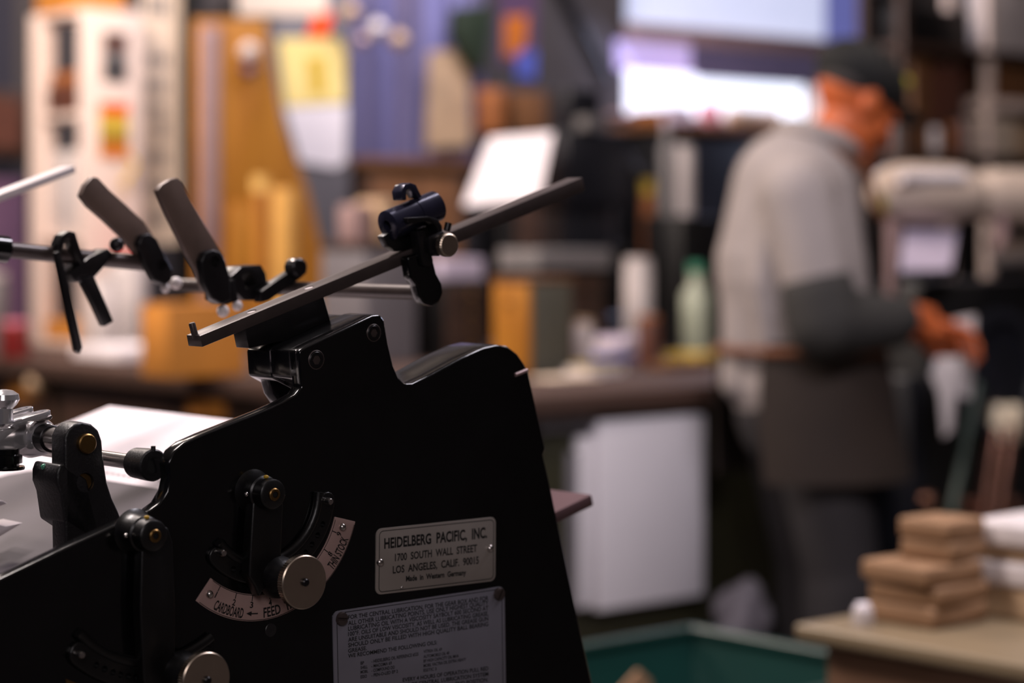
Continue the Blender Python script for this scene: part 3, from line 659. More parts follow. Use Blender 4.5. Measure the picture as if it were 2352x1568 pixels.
# ------------------------------------------------------------------ white rack of shelves on the left
s0, t0 = 3.318, 5.79; s1 = face_m(185, 326, 20, 800, t0)[1]; t1 = face_u(68, 185, 20, 800, s0)[1]; ztop = 1.945
rk = thing('shelf_rack', 'white open shelf rack with pictures stuck on its side panel', 'shelf', W((s0 + s1) / 2, (t0 + t1) / 2, BZ))
MB().box(s0, s1, t0, t0 + .018, BZ, ztop).make('side_panel', 'white_laminate', rk, bevel=.002)
MB().box(s0, s0 + .05, t1 - .07, t1, BZ, ztop).make('side_panel', 'white_laminate', rk, bevel=.002)
MB().box(s1 - .012, s1, t0 + .018, t1, BZ, ztop).make('back_panel', 'grey_white', rk, smooth=0)
for z in (BZ + .001, 1.245, 1.615, ztop - .02):
    MB().box(s0 + .004, s1 - .012, t0 + .018, t1 - .05, z, z + .018).make('shelf', 'white_laminate', rk, bevel=.002)
def on_panel(name, label, cat, m, px0, px1, y0, y1, th=.003):
    a0, a1, z0, z1 = face_m(px0, px1, y0, y1, t0); o = MB().box(a0, a1, t0 - th, t0 - .0002, z0, z1).make(name, m, None, smooth=0); return tag(o, label, cat), (a0, a1, z0, z1)
pic, (a0, a1, z0, z1) = on_panel('photograph', 'brown and grey photograph on the white rack side, above the coloured card', 'picture', 'grey_mid', 236, 292, 74, 188)
for k, (u0, u1, mm) in enumerate(((.62, .93, 'brown_red'), (.12, .38, 'black_blue'))):
    MB().box(a0 + .004, a1 - .004, t0 - .0045, t0 - .003, z0 + (z1 - z0) * u0, z0 + (z1 - z0) * u1).make('dark_shape', mm, pic, smooth=0)
card, (a0, a1, z0, z1) = on_panel('striped_card', 'card striped red, yellow, olive and orange on the white rack side', 'card', 'yellow', 229, 294, 236, 362)
for u0, u1, mm in ((.80, 1, 'orange_red'), (.28, .45, 'olive_yellow'), (0, .27, 'orange')):
    MB().box(a0, a1, t0 - .0045, t0 - .003, z0 + (z1 - z0) * u0, z0 + (z1 - z0) * u1).make('stripe', mm, card, smooth=0)
a = [PT(x, y, t0 - .013) for x, y in ((292, 352), (312, 376), (300, 402), (282, 420), (296, 440))]
tag(MB().tube(a, .006, 8).make('yellow_ribbon', 'yellow', None), 'yellow orange ribbon dangling beside the striped card', 'ribbon')
bx('dark_box', 'dark grey box on the uppermost compartment of the white rack', 'box', 'grey_panel', s0 + .03, s1 - .03, t0 + .05, t1 - .12, 1.79, 1.9) if False else None
bx('leather_case', 'dark brown case in the upper compartment of the white rack', 'case', 'brown_red', s0 + .012, s1 - .03, t0 + .03, t1 - .08, 1.634, 1.72, .01)
bx('reddish_box', 'reddish brown box lying on the dark brown case in the rack', 'box', 'brown_orange', s0 + .02, s1 - .05, t0 + .04, t1 - .09, 1.7205, 1.76, .006)
bx('file_box', 'pale grey file box in the middle compartment of the white rack', 'file', 'grey_white', s0 + .03, s1 - .03, t0 + .03, t1 - .08, 1.264, 1.52, .004)
bx('wooden_tray', 'orange brown wooden tray in the lowest compartment of the rack', 'tray', 'kraft_orange', s0 + .008, s1 - .03, t0 + .03, t1 - .08, BZ + .0195, 1.0, .004)
bx('cardboard_box', 'orange brown cardboard box on top of the white rack', 'box', 'kraft_orange', s0 + .01, s1 - .02, t0 + .06, t1 - .02, ztop + .0005, 2.10, .006)

# hanging banner, dark post, ochre boards and pinned papers
ban = thing('banner', 'cream paper banner with a column of grey marks hanging by the dark post', 'banner', PT(372, 540, 5.86))
a0, a1, z0, z1 = face_m(326, 416, -60, 560, 5.86)
MB().box(a0, a1, 5.86, 5.864, z0, z1).make('sheet', 'paper_cream', ban, smooth=0)
MB().cyl(W(a0 - .01, 5.862, z1), W(a1 + .003, 5.862, z1), .008).make('hanging_rod', 'wood_dark', ban)
k = MB()
for y0, y1, x0, x1 in ((-10, 36, 338, 384), (122, 152, 336, 384), (180, 214, 336, 380), (238, 262, 340, 378), (268, 322, 362, 382), (345, 380, 340, 382), (410, 450, 338, 380), (480, 520, 342, 380)):
    b0, b1, y_, y2 = face_m(x0, x1, y0, y1, 5.8595)
    k = MB()
    for i in range(3):
        w_ = (b1 - b0) / 5; k.box(b0 + i * 2 * w_, b0 + i * 2 * w_ + w_, 5.8585, 5.86, y_, y2)
    k.box(b0, b1, 5.8583, 5.8586, (y_ + y2) / 2 - .004, (y_ + y2) / 2 + .004); k.make('printed_mark', 'grey_mid', ban, smooth=0)
a0, a1, _, _ = face_m(419, 456, 0, 600, 5.86)
o = MB().box(a0, a1, 5.83, 5.90, BZ, 3.2).make('post', 'black_matt', None, bevel=.003); tag(o, 'dark square post rising between the cream banner and the ochre board', 'post')
TO = 5.72
ob = thing('ochre_board', 'tall ochre wooden board with a slanting right edge leaning behind the press', 'board', PT(600, 880, TO))
pts = [PT(x, y, TO) for x, y in ((452, 42), (610, 42), (622, 130), (652, 290), (705, 430), (752, 620), (790, 845), (452, 845))]
pts = [Vector((p.x, p.y, max(p.z, BZ))) for p in pts]
MB().prism(pts, MD * .022).make('panel', 'ochre', ob, bevel=.003)
MB().box(*face_m(458, 500, 60, 560, TO)[:2], TO - .012, TO - .0002, BZ, PT(480, 60, TO).z).make('reflection_strip', 'pinkish_steel', ob, bevel=.002)  # strip's colour imitates a pinkish grey reflection on the board
MB().ball(PT(572, 118, TO - .012), .030, n=12).make('round_knob', 'grey_white', ob)
MB().ball(PT(572, 160, TO - .008), .022, n=12).make('lower_knob', 'purple', ob)
MB().box(*face_m(520, 600, 470, 845, TO)[:2], TO - .010, TO - .0002, BZ, PT(560, 470, TO).z).make('batten', 'ochre', ob, bevel=.002)
def stand_cyl(name, label, cat, m, px, t, r, ytop, z0=BZ, cap=None, neck=None):
    p = PT(px, ytop, t); s = ST(p)[0]; h = p.z - z0
    o = thing(name, label, cat, W(s, t, z0))
    prof = [(0, r * .96), (.004, r), (h * (.72 if neck else .985), r)]
    if neck: prof += [(h * .82, r * neck), (h * .9, r * neck)]
    else: prof += [(h, r * .96)]
    MB().lathe(W(s, t, z0), ZV, prof, 28).make('body', m, o)
    if cap: MB().lathe(W(s, t, z0 + h * (.9 if neck else 1.0) + .0003), ZV, [(0, r * (neck or .9) * 1.08), (h * .1, r * (neck or .9) * 1.08)], 24).make('lid', cap, o)
    return o
stand_cyl('paper_roll', 'tall pale roll of tan paper standing in front of the ochre board', 'roll', 'ochre_roll', 652, 5.40, .040, 432)
stand_cyl('paper_roll', 'shorter ochre roll with a cream cap left of the tall tan roll', 'roll', 'ochre', 598, 5.48, .026, 440, cap='ochre_tape')
TG = 6.02
a0, a1, z0, z1 = face_m(622, 806, -80, 700, TG)
gl = thing('grey_locker', 'grey metal locker behind the ochre board with notes stuck on it', 'locker', W((a0 + a1) / 2, TG + .1, BZ))
MB().box(a0, a1, TG, TG + .2, BZ, z1).make('body', 'grey_panel', gl, bevel=.006)
MB().box(a0 + .02, a1 - .02, TG - .008, TG, BZ + .03, z1 - .03).make('door', 'grey_panel', gl, bevel=.003)
def pinned(name, label, cat, m, quad, t, th=.003, group=None):
    o = MB().prism([PT(x, y, t) for x, y in quad], MD * th).make(name, m, None, smooth=0); return tag(o, label, cat, group)
pinned('paper_sheet', 'cream white sheet at the very top of the grey locker', 'paper', 'paper_cream', ((546, -60), (752, -60), (752, 36), (546, 34)), TG - .013)
pinned('orange_tag', 'bright orange red tag stuck above the yellow note', 'tag', 'orange_red', ((722, 34), (766, 28), (752, 84), (704, 88)), TG - .018)
yn = pinned('yellow_note', 'pale yellow note stuck above the white sheet on the grey locker', 'note', 'paper_yellow', ((640, 88), (780, 86), (797, 130), (794, 236), (655, 244)), TG - .014)
MB().prism([PT(x, y, TG - .0155) for x, y in ((705, 130), (745, 130), (748, 215), (715, 220))], MD * .0012).make('smudge', 'yellow', yn, smooth=0)
pinned('paper_sheet', 'plain white sheet stuck below the yellow note on the grey locker', 'paper', 'paper_white', ((655, 246), (797, 240), (794, 372), (770, 386), (690, 372)), TG - .014)

# ------------------------------------------------------------------ curtain wall and cabinets in the middle distance
TC = 6.24
cu = MB(); n = 60; a0, a1, z0, z1 = face_m(800, 1110, -120, 384, TC)
fr = [W(a0 + (a1 - a0) * i / n, TC + .022 * math.sin(i * 1.05) + .012 * math.sin(i * .47), z0) for i in range(n + 1)]
cu.prism(fr + [p + MD * .004 for p in reversed(fr)], (0, 0, z1 - z0))
tag(cu.make('curtain', 'curtain', None, smooth=60), 'blue and mauve curtain hanging in folds behind the brown cabinet', 'curtain')
pinned('poster', 'tan paper poster hung in front of the blue curtain', 'poster', 'tan', ((985, 118), (1075, 112), (1082, 335), (978, 340)), TC - .06, .004)
bcz = 1.53
bc = thing('brown_cabinet', 'long brown wooden cabinet below the curtain', 'cabinet', W(5.0, 6.08, 0))
a0, a1, _, _ = face_m(838, 1066, 380, 420, 5.98)
MB().box(a0 - .02, a1 + .02, 5.95, 6.19, bcz - .035, bcz).make('top', 'wood_brown', bc, bevel=.004)
MB().box(a0, a1, 5.98, 6.18, 0, bcz - .036).make('body', 'wood_dark', bc, bevel=.004)
MB().box(a0 + .02, (a0 + a1) / 2 - .005, 5.965, 5.98, .1, bcz - .06).make('door', 'wood_brown', bc, bevel=.003)
MB().box((a0 + a1) / 2 + .005, a1 - .02, 5.965, 5.98, .1, bcz - .06).make('door', 'wood_brown', bc, bevel=.003)
def hanging(name, label, cat, m, px, py, t, r, l):
    p = PT(px, py, t); o = thing(name, label, cat, p)
    MB().lathe(p - ZV * r, ZV, [(0, .002), (r * .4, r * .75), (r, r), (r * 1.6, r * .75), (r * 2, r * .2)], 20).make('shade', m, o)
    MB().cyl(p + ZV * r, Vector((p.x, p.y, 3.2)), .002, n=8).make('cord', 'black_matt', o); return o
for i, (px, py, r, lab, mm) in enumerate(((805, 28, .032, 'pinkish hanging ornament nearest the grey locker, highest of the row', 'tan'), (866, 66, .034, 'pale silvery drop ornament hanging over the curtain', 'grey_white'), (832, 92, .024, 'small dull hanging ornament under the pinkish one', 'pinkish_steel'), (915, 92, .034, 'grey hanging ornament nearest the tan poster', 'tan'))):
    hanging('hanging_ornament', lab, 'ornament', mm, px, py, 5.94, r, 0)['group'] = 'ornaments hanging before the curtain'
o = MB(); pts = [PT(x, y, 6.12) for x, y in ((1050, 18), (1130, 10), (1136, 60), (1126, 120), (1110, 165), (1092, 160), (1070, 128), (1046, 80))]
o.prism(pts, MD * .05); tag(o.make('green_cloth', 'green_dark', None, bevel=.012), 'dark green cloth bundle hanging beside the orange poster', 'cloth')
po = pinned('poster', 'orange and purple poster on the grey wall left of the window', 'poster', 'purple', ((1145, -30), (1235, -30), (1232, 150), (1145, 146)), TW - .004, .003)
MB().prism([PT(x, y, TW - .006) for x, y in ((1160, 38), (1212, 34), (1208, 100), (1188, 132), (1158, 126))], MD * .0015).make('orange_figure', 'orange', po, smooth=0)
pinned('blue_leaflet', 'small blue leaflet below the orange and purple poster', 'leaflet', 'blue', ((1190, 118), (1232, 116), (1230, 182), (1186, 178)), TW - .012, .003)
tc = thing('dark_cupboard', 'tall dark cupboard below the blue leaflet carrying brown pots', 'cupboard', W(5.6, 6.1, 0))
a0, a1, _, _ = face_m(1098, 1300, 300, 500, 6.19); z1 = PT(1180, 302, 6.0).z
MB().box(a0, a1, 6.0, 6.19, 0, z1).make('body', 'black_matt', tc, bevel=.005)
MB().box(a0 + .02, a1 - .02, 5.985, 6.0, .1, z1 - .05).make('door', 'wood_dark', tc, bevel=.003)
stand_cyl('clay_pot', 'orange brown clay pot on the left end of the dark cupboard', 'pot', 'brown_orange', 1128, 6.12, .055, 205, z1 + .0005)
p = PT(1205, 300, 6.12); s_ = ST(p)[0]; bx('wooden_crate', 'dark brown wooden crate beside the clay pot on the cupboard', 'crate', 'wood_brown', s_ - .065, s_ + .075, 6.05, 6.18, z1 + .0005, PT(1205, 212, 6.12).z, .006)
p = PT(1240, 300, 6.12); s_ = ST(p)[0] + .055
bx('small_carton', 'small dull carton right of the wooden crate on the cupboard', 'carton', 'grey_mid', s_, s_ + .06, 6.08, 6.18, z1 + .0005, PT(1250, 262, 6.12).z, .004)
q0, q1 = PT(1270, -60, TW - .05), PT(1392, 185, TW - .05)
tag(MB().cyl(q0, q1, .022, n=16).make('pipe', 'black_matt', None), 'dark pipe running diagonally down the grey wall beside the window', 'pipe')

# window ledge cabinet and its clutter
lc = thing('ledge_cabinet', 'black low cabinet under the bright window with a brown top', 'cabinet', W(6.6, 6.1, 0))
lz = 1.70
MB().box(5.95, 7.45, 5.94, 6.26, lz - .03, lz).make('top', 'wood_brown', lc, bevel=.004)
MB().box(5.98, 7.42, 5.97, 6.25, 0, lz - .031).make('body', 'black_matt', lc, bevel=.004)
for i in range(3): MB().box(6.0 + i * .475, 6.46 + i * .475, 5.955, 5.97, .1, lz - .06).make('door', 'black_blue', lc, bevel=.003)
def on_ledge(px, t=6.05): return ST(PT(px, 300, t))[0]
s_ = on_ledge(1500); bx('brown_tin', 'small brown tin on the left end of the window ledge', 'tin', 'brown_orange', s_ - .05, s_ + .06, 6.0, 6.12, lz + .0005, lz + .05, .006)
s_ = on_ledge(1550); bx('lilac_carton', 'small lilac carton beside the brown tin on the window ledge', 'carton', 'paper_lilac', s_ - .03, s_ + .05, 6.0, 6.1, lz + .0005, lz + .07, .004)
pb = thing('pink_ball', 'pink and white round ball of string on the window ledge', 'ball', W(on_ledge(1634), 6.06, lz))
MB().ball(W(on_ledge(1634), 6.06, lz + .0505), .05, n=14).make('ball', 'pink', pb)
for r_ in (-25, 25, 70):
    c = W(on_ledge(1634), 6.06, lz + .0505); pts = [c + (U * math.cos(a) + (ZV * math.cos(R(r_)) + MD * math.sin(R(r_))) * math.sin(a)) * .0505 for a in [2 * math.pi * i / 24 for i in range(25)]]
    MB().tube(pts, .003, 6).make('string', 'paper_cream', pb)
tag(MB().capsule(W(on_ledge(1690), 6.06, lz + .0432), W(on_ledge(1780), 6.06, lz + .0432), .042, .042).make('brown_roll', 'tan', None), 'brown paper roll lying on the window ledge right of the pink ball', 'roll')
s_ = on_ledge(1830); bx('wooden_block', 'low wooden block at the right end of the window ledge', 'block', 'wood_brown', s_ - .05, s_ + .05, 6.0, 6.1, lz + .0005, lz + .03, .004)

# ------------------------------------------------------------------ things on the workbench
def corner(px, ybase):                                                # (s, t) of a bench point seen at a pixel
    p = PZ(px, ybase, BZ); s, t, z = ST(p); return s, t, p.y
# copy stand with its white sheet
cs = thing('copy_stand', 'slim black copy stand behind the press clamp', 'stand', PZ(1150, 806, BZ))
cp = PZ(1150, 806, BZ); Yc = 6.25
MB().lathe(cp, ZV, [(0, .06), (.012, .06), (.018, .02)], 28).make('base', 'black_matt', cs)
pr = P(1155, 470, cp.y); MB().cyl(cp + ZV * .012, pr, .008, n=12).make('pole', 'black_matt', cs)
tl, tr, br2, bl2 = P(1125, 316, cp.y + .10), P(1270, 304, cp.y + .06), P(1238, 462, cp.y - .05), P(1064, 472, cp.y - .01)
nn = (tr - tl).cross(bl2 - tl).normalized(); nn = nn if nn.y < 0 else -nn
br2 = br2 - nn * (br2 - tl).dot(nn)
MB().prism([tl - nn * .006, tr - nn * .006, br2 - nn * .006, bl2 - nn * .006], -nn * .006).make('back_plate', 'black_matt', cs)
MB().cyl(pr, (tl + tr + br2 + bl2) / 4 - nn * .022, .006, n=12).make('neck', 'black_matt', cs)
tag(MB().prism([tl, tr, br2, bl2], -nn * .0045).make('paper_sheet', 'paper_white', None, smooth=0), 'bright white sheet tilted on the slim copy stand', 'paper')
# tall black machine
s_, t_, Y_ = corner(1412, 797)
bm_ = thing('hand_press', 'tall black cast iron hand press standing before the window wall', 'press', W(s_, t_ + .1, BZ))
def pz(y): return EYE - (y - CY) / FPX * Y_
def hp(px0, px1, y0, y1, d0, d1, nm, m='black_blue', bv=.01):
    sa = s_ + (px0 - 1412) / FPX * Y_ / .74; sb = s_ + (px1 - 1412) / FPX * Y_ / .74
    return MB().box(sa, sb, t_ + d0, t_ + d1, max(pz(y1), BZ), pz(y0)).make(nm, m, bm_, bevel=bv)
hp(1345, 1462, 725, 797, 0, .22, 'base'); hp(1312, 1462, 300, 475, .02, .18, 'head'); hp(1330, 1408, 204, 302, .05, .15, 'top_housing')
hp(1330, 1440, 470, 730, .06, .18, 'column'); hp(1345, 1380, 270, 300, .0, .05, 'dial', 'grey_mid', .004)
w0 = W(s_ + .02, t_ - .01, pz(630)); MB().lathe(w0, MD, [(0, .09), (.004, .10), (.03, .10), (.034, .09)], 36).make('flywheel', 'black_matt', bm_)
MB().capsule(W(s_ + .08, t_ + .05, pz(330)), W(s_ + .12, t_ + .02, pz(400)), .012, .016).make('handle', 'black_matt', bm_)
# bottles and jars right of it
def bottle(name, label, cat, m, px, ybase, r, ytop, cap=None, neck=None):
    p = PZ(px, ybase, BZ); z = EYE - (ytop - CY) / FPX * p.y; o = thing(name, label, cat, p); h = z - BZ
    prof = [(0, r * .94), (.005, r), (h * (.66 if neck else .96), r)] + ([(h * .78, r * neck), (h * .9, r * neck)] if neck else [(h, r * .92)])
    MB().lathe(p, ZV, prof, 26).make('body', m, o)
    if cap: MB().lathe(p + ZV * (h * (.9 if neck else 1.0) + .0003), ZV, [(0, r * (neck or .85) * 1.1), (h * .10, r * (neck or .85) * 1.1)], 22).make('cap', cap, o)
    return o
rise = lambda lab, px, yb, w, d, h, m, nm='wooden_box', cat='box': bx(nm, lab, cat, m, *(lambda c: (c[0] - w / 2, c[0] + w / 2, c[1], c[1] + d))(corner(px, yb)), BZ + .0005, BZ + h, .006)
def on_box(name, label, cat, m, px, ybase_box, dback, z0, r, ytop, cap=None, neck=None):
    s, t, Y = corner(px, ybase_box); p = W(s, t + dback, z0 + .0005); z = EYE - (ytop - CY) / FPX * p.y; h = z - z0; o = thing(name, label, cat, p)
    prof = [(0, r * .94), (.005, r), (h * (.66 if neck else .96), r)] + ([(h * .78, r * neck), (h * .9, r * neck)] if neck else [(h, r * .92)])
    MB().lathe(p, ZV, prof, 26).make('body', m, o)
    if cap: MB().lathe(p + ZV * (h * (.9 if neck else 1.0) + .0003), ZV, [(0, r * (neck or .85) * 1.1), (h * .10, r * (neck or .85) * 1.1)], 22).make('cap', cap, o)
    return o
rise('tall black storage box behind the hand press carrying the white jug', 1608, 797, .165, .16, .40, 'black_matt', 'storage_box')
on_box('white_jug', 'white plastic jug standing on the tall black storage box', 'jug', 'grey_white', 1616, 797, .09, BZ + .40, .036, 348, 'grey_white')
on_box('grey_bottle', 'slender grey bottle left of the white jug', 'bottle', 'grey_mid', 1556, 797, .045, BZ + .40, .022, 268, 'paper_lilac', .55)
bottle('squeeze_bottle', 'pale greenish bottle with a green cap nearest the person', 'bottle', 'pale_green', 1600, 815, .042, 604, 'green_glass', .5)
bottle('white_jar', 'tall pale jar on the bench before the hand press', 'jar', 'grey_white', 1466, 808, .042, 612, 'grey_white')
bottle('spray_can', 'orange brown spray can with a yellow cap behind the tall pale jar', 'can', 'brown_orange', 1488, 792, .022, 446, 'yellow')
bottle('brown_jar', 'small brown jar in front of the white jar', 'jar', 'brown_red', 1490, 840, .03, 735, 'brown_orange')
for px, yb, yt, r, m, lab in ((1290, 836, 715, .022, 'copper', 'dull copper tin right of the ochre filing box'), (1322, 812, 690, .024, 'tan', 'tan tin behind the copper tin'), (1340, 834, 742, .025, 'grey_white', 'pale pink tin beside the blue book')):
    bottle('ink_tin', lab, 'tin', m, px, yb, r, yt, 'tan')['group'] = 'ink tins on the workbench'
# papers and books
def slabs(name, label, cat, m, px, yb, w, d, z0, h, rz=0, group=None):
    p = PZ(px, yb, BZ); c = Vector((p.x, p.y, z0)); a = TH + R(rz); x = Vector((math.cos(a), math.sin(a), 0)); y = Vector((-math.sin(a), math.cos(a), 0))
    return tag(MB().obox(c + ZV * (h / 2 + .0004), x, y, ZV, w / 2, d / 2, h / 2).make(name, m, None, bevel=.0015, rot=a), label, cat, group)
slabs('blue_book', 'blue book under the white booklet on the bench', 'book', 'blue', 1415, 824, .15, .11, BZ, .018, 8, 'books on the workbench')
slabs('white_booklet', 'white booklet on top of the blue book', 'book', 'grey_white', 1420, 824, .16, .12, BZ + .0185, .02, -6, 'books on the workbench')
slabs('lilac_book', 'lilac grey book topmost of the books beside the pale tin', 'book', 'paper_lilac', 1432, 824, .13, .10, BZ + .039, .024, 14, 'books on the workbench')
slabs('paper_pad', 'white paper pad near the front edge of the bench', 'paper', 'grey_white', 1368, 862, .13, .08, BZ, .02, 4)
slabs('yellow_pad', 'yellow pad lying on the white paper pad', 'pad', 'olive_yellow', 1372, 862, .11, .06, BZ + .0205, .012, -8)
slabs('paper_sheet', 'pinkish white sheets lying right at the bench front edge behind the press', 'paper', 'paper_cream', 1300, 870, .16, .08, BZ, .006, 2)
slabs('yellow_cloth', 'crumpled yellow cloth before the pale greenish bottle', 'cloth', 'yellow', 1590, 836, .14, .10, BZ, .03, 20)
slabs('tan_block', 'tan wooden block near the right end of the bench', 'block', 'wood_brown', 1560, 850, .14, .08, BZ, .02, -4)
# ochre fronted filing box
s_, t_, _ = corner(1222, 862)
cf = thing('filing_box', 'olive grey filing box with an ochre wooden front', 'filing box', W(s_ + .06, t_ + .06, BZ))
zt_ = P(1222, 648, corner(1222, 862)[2]).z
MB().box(s_, s_ + .13, t_, t_ + .13, BZ + .0005, zt_).make('body', 'olive_grey', cf, bevel=.003)
MB().box(s_ - .014, s_, t_ + .002, t_ + .128, BZ + .004, zt_ - .004).make('front', 'ochre', cf, bevel=.002)
MB().box(s_ - .018, s_ + .135, t_ - .004, t_ + .134, zt_ + .0003, zt_ + .012).make('lid', 'wood_brown', cf, bevel=.002)
MB().ball(W(s_ - .018, t_ + .065, zt_ - .05), .008, n=8).make('knob', 'brass', cf)
# dark type cases with lilac and grey slabs on top
s_, t_, Yk = corner(1075, 826)
k1 = thing('type_cabinet', 'dark type cabinet under the lilac paper ream behind the press clamp rod', 'cabinet', W(s_, t_, BZ))
zk = P(1075, 642, Yk).z
MB().box(s_ - .09, s_ + .07, t_, t_ + .22, BZ + .0005, zk).make('body', 'black_matt', k1, bevel=.004)
for i in range(4):
    h = (zk - BZ - .02) / 4; d = MB().box(s_ - .08, s_ + .06, t_ - .012, t_, BZ + .01 + i * h, BZ + .01 + (i + .85) * h).make('drawer', 'wood_dark', k1, bevel=.002)
    MB().ball(W(s_, t_ - .016, BZ + .01 + (i + .42) * h), .008, n=8).make('knob', 'brass', d)
tag(MB().box(s_ - .085, s_ + .065, t_ + .01, t_ + .19, zk + .0005, zk + .058).make('paper_ream', 'paper_lilac', None, bevel=.003), 'lilac ream of paper on the dark type cabinet', 'paper')
s_, t_, Yk = corner(1302, 824); zk = P(1290, 618, Yk).z
k2 = thing('type_cabinet', 'dark type cabinet under the grey metal tray behind the filing box', 'cabinet', W(s_, t_, BZ))
MB().box(s_ - .11, s_ + .14, t_, t_ + .16, BZ + .0005, zk).make('body', 'black_matt', k2, bevel=.004)
for i in range(4):
    h = (zk - BZ - .02) / 4; d = MB().box(s_ - .10, s_ + .13, t_ - .012, t_, BZ + .01 + i * h, BZ + .01 + (i + .85) * h).make('drawer', 'wood_dark', k2, bevel=.002)
    MB().ball(W(s_, t_ - .016, BZ + .01 + (i + .42) * h), .008, n=8).make('knob', 'brass', d)
mt = tag(MB().box(s_ - .12, s_ + .15, t_ - .02, t_ + .15, zk + .0005, zk + .055).make('metal_tray', 'grey_mid', None, bevel=.004), 'grey metal tray on the type cabinet behind the filing box', 'tray')
s_, t_, Yk = corner(965, 828)
k3 = thing('wooden_crate', 'dark wooden crate carrying the pale parcels left of the clamp', 'crate', W(s_, t_ + .1, BZ)); zk = P(915, 556, Yk).z
MB().box(s_ - .185, s_ - .012, t_ + .0, t_ + .20, BZ + .0005, zk - .02).make('body', 'grey_panel', k3, bevel=.004)
MB().box(s_ - .19, s_ - .008, t_ - .005, t_ + .205, zk - .0198, zk).make('rim', 'wood_dark', k3, bevel=.003)
tag(MB().box(s_ - .105, s_ - .045, t_ + .04, t_ + .16, zk + .0005, P(900, 456, Yk).z).make('pale_parcel', 'tan', None, bevel=.012), 'pale tan parcel standing on the dark wooden crate', 'parcel')
tag(MB().box(s_ - .04, s_ - .012, t_ + .06, t_ + .17, zk + .0005, P(960, 480, Yk).z).make('brown_parcel', 'kraft', None, bevel=.008), 'brown parcel right of the pale tan parcel', 'parcel')
tag(MB().box(s_ - .175, s_ - .115, t_ + .06, t_ + .14, zk + .0005, P(840, 470, Yk).z).make('pink_parcel', 'pinkish_steel', None, bevel=.008), 'pinkish cream parcel left of the pale tan parcel', 'parcel')
# things left on the bench
s_, t_, Yk = corner(468, 866); o = thing('kraft_carton', 'bright orange brown carton on the bench below the ochre board', 'carton', W(s_, t_ + .08, BZ)); zk = P(455, 702, Yk).z
MB().box(s_ - .10, s_ + .12, t_, t_ + .12, BZ + .0005, zk).make('body', 'kraft_orange', o, bevel=.004)
MB().box(s_ - .10, s_ - .002, t_ - .002, t_ + .12, zk + .0003, zk + .004).make('flap', 'kraft_orange', o); MB().box(s_ + .002, s_ + .12, t_ - .002, t_ + .12, zk + .0003, zk + .004).make('flap', 'kraft_orange', o)
slabs('paper_stack', 'flat stack of white paper before the white rack', 'paper', 'paper_white', 290, 822, .20, .24, BZ, .035, 0)
bottle('white_tub', 'white plastic tub with a red lid beside the rack', 'tub', 'grey_white', 292, 800, .06, 600, 'red')
bottle('white_tub', 'slim white tub left of the red lidded tub', 'tub', 'grey_white', 238, 812, .036, 650, 'grey_white')
bottle('red_can', 'red can at the far left of the bench', 'can', 'dark_red', 36, 822, .04, 745, 'pink')
bottle('grey_can', 'grey can beside the red can at the far left', 'can', 'grey_mid', -28, 800, .06, 640, 'grey_white')
a0, a1, z0, z1 = face_m(-70, 66, 205, 360, TW - .02)
fr_ = thing('framed_picture', 'dark brown framed picture on the far left wall', 'picture', W((a0 + a1) / 2, TW - .02, z0))
MB().box(a0, a1, TW - .02, TW - .0005, z0, z1).make('frame', 'wood_dark', fr_, bevel=.003)
MB().box(a0 + .03, a1 - .03, TW - .023, TW - .0202, z0 + .03, z1 - .03).make('picture', 'brown_red', fr_, smooth=0)
ft = thing('steel_cabinet', 'dark steel cabinet at the far left behind the cans', 'cabinet', W(3.0, 6.27, 0))
a0, a1, _, _ = face_m(-120, 64, 400, 700, 6.27); z1 = PT(0, 380, 6.27).z
MB().box(a0, a1, 6.255, 6.315, 0, z1).make('body', 'black_blue', ft, bevel=.004)
MB().box(a0 + .02, a1 - .02, 6.245, 6.2548, .1, z1 - .04).make('door', 'purple', ft, bevel=.003)
# ------------------------------------------------------------------ beige table, parcels and bin in the right foreground
TZ = .75
tb = thing('side_table', 'beige topped wooden table in the lower right corner', 'table', W(2.55, 1.4, 0))
ts0, tt1 = 2.133, 1.896
MB().box(ts0, 2.95, 1.0, tt1, TZ - .022, TZ).make('tabletop', 'laminate_top', tb, bevel=.006, seg=3)
MB().box(ts0 + .03, 2.92, 1.03, tt1 - .03, TZ - .16, TZ - .0222).make('apron', 'table_wood', tb, bevel=.003)
for s, t in ((ts0 + .03, 1.03), (2.87, 1.03), (ts0 + .03, tt1 - .08), (2.87, tt1 - .08)):
    MB().box(s, s + .05, t, t + .05, 0, TZ - .1602).make('leg', 'table_wood', tb, bevel=.004)
def parcel(label, px, py, z0, w, d, h, rz, m='kraft', name='kraft_parcel', group='kraft paper parcels on the beige table', pos=None):
    if pos is None: p = PZ(px, py, z0)
    else: p = Vector((pos[0], pos[1], z0))
    a = TH + R(rz); x = Vector((math.cos(a), math.sin(a), 0)); y = Vector((-math.sin(a), math.cos(a), 0)); c = Vector((p.x, p.y, z0))
    o = thing(name, label, 'parcel', c, group, a)
    b = MB().obox(c + ZV * (h / 2 + .0004), x, y, ZV, w / 2, d / 2, h / 2).make('wrapper', m, o, bevel=min(.006, h * .22), seg=3)
    MB().obox(c + ZV * (h + .0006), x, y, ZV, w / 2 - .004, .004, .0006).make('fold', m, o, smooth=0)
    MB().prism([c - y * (d / 2 + .0006) + x * q * w * .2 + ZV * zz for q, zz in ((-1, h * .2), (1, h * .2), (0, h * .75))], y * .0005).make('end_fold', m, o, smooth=0)
    return c, o
pc0 = PZ(2128, 1424, TZ)
hs = [.027, .024, .026]; z = TZ
labs = ['lowest kraft parcel of the brown stack, resting on the table', 'second kraft parcel from the bottom of the brown stack', 'third kraft parcel of the brown stack, wider than those above']
off = [(-.0, 0, 0), (.004, .003, 3), (-.006, 0, -2)]
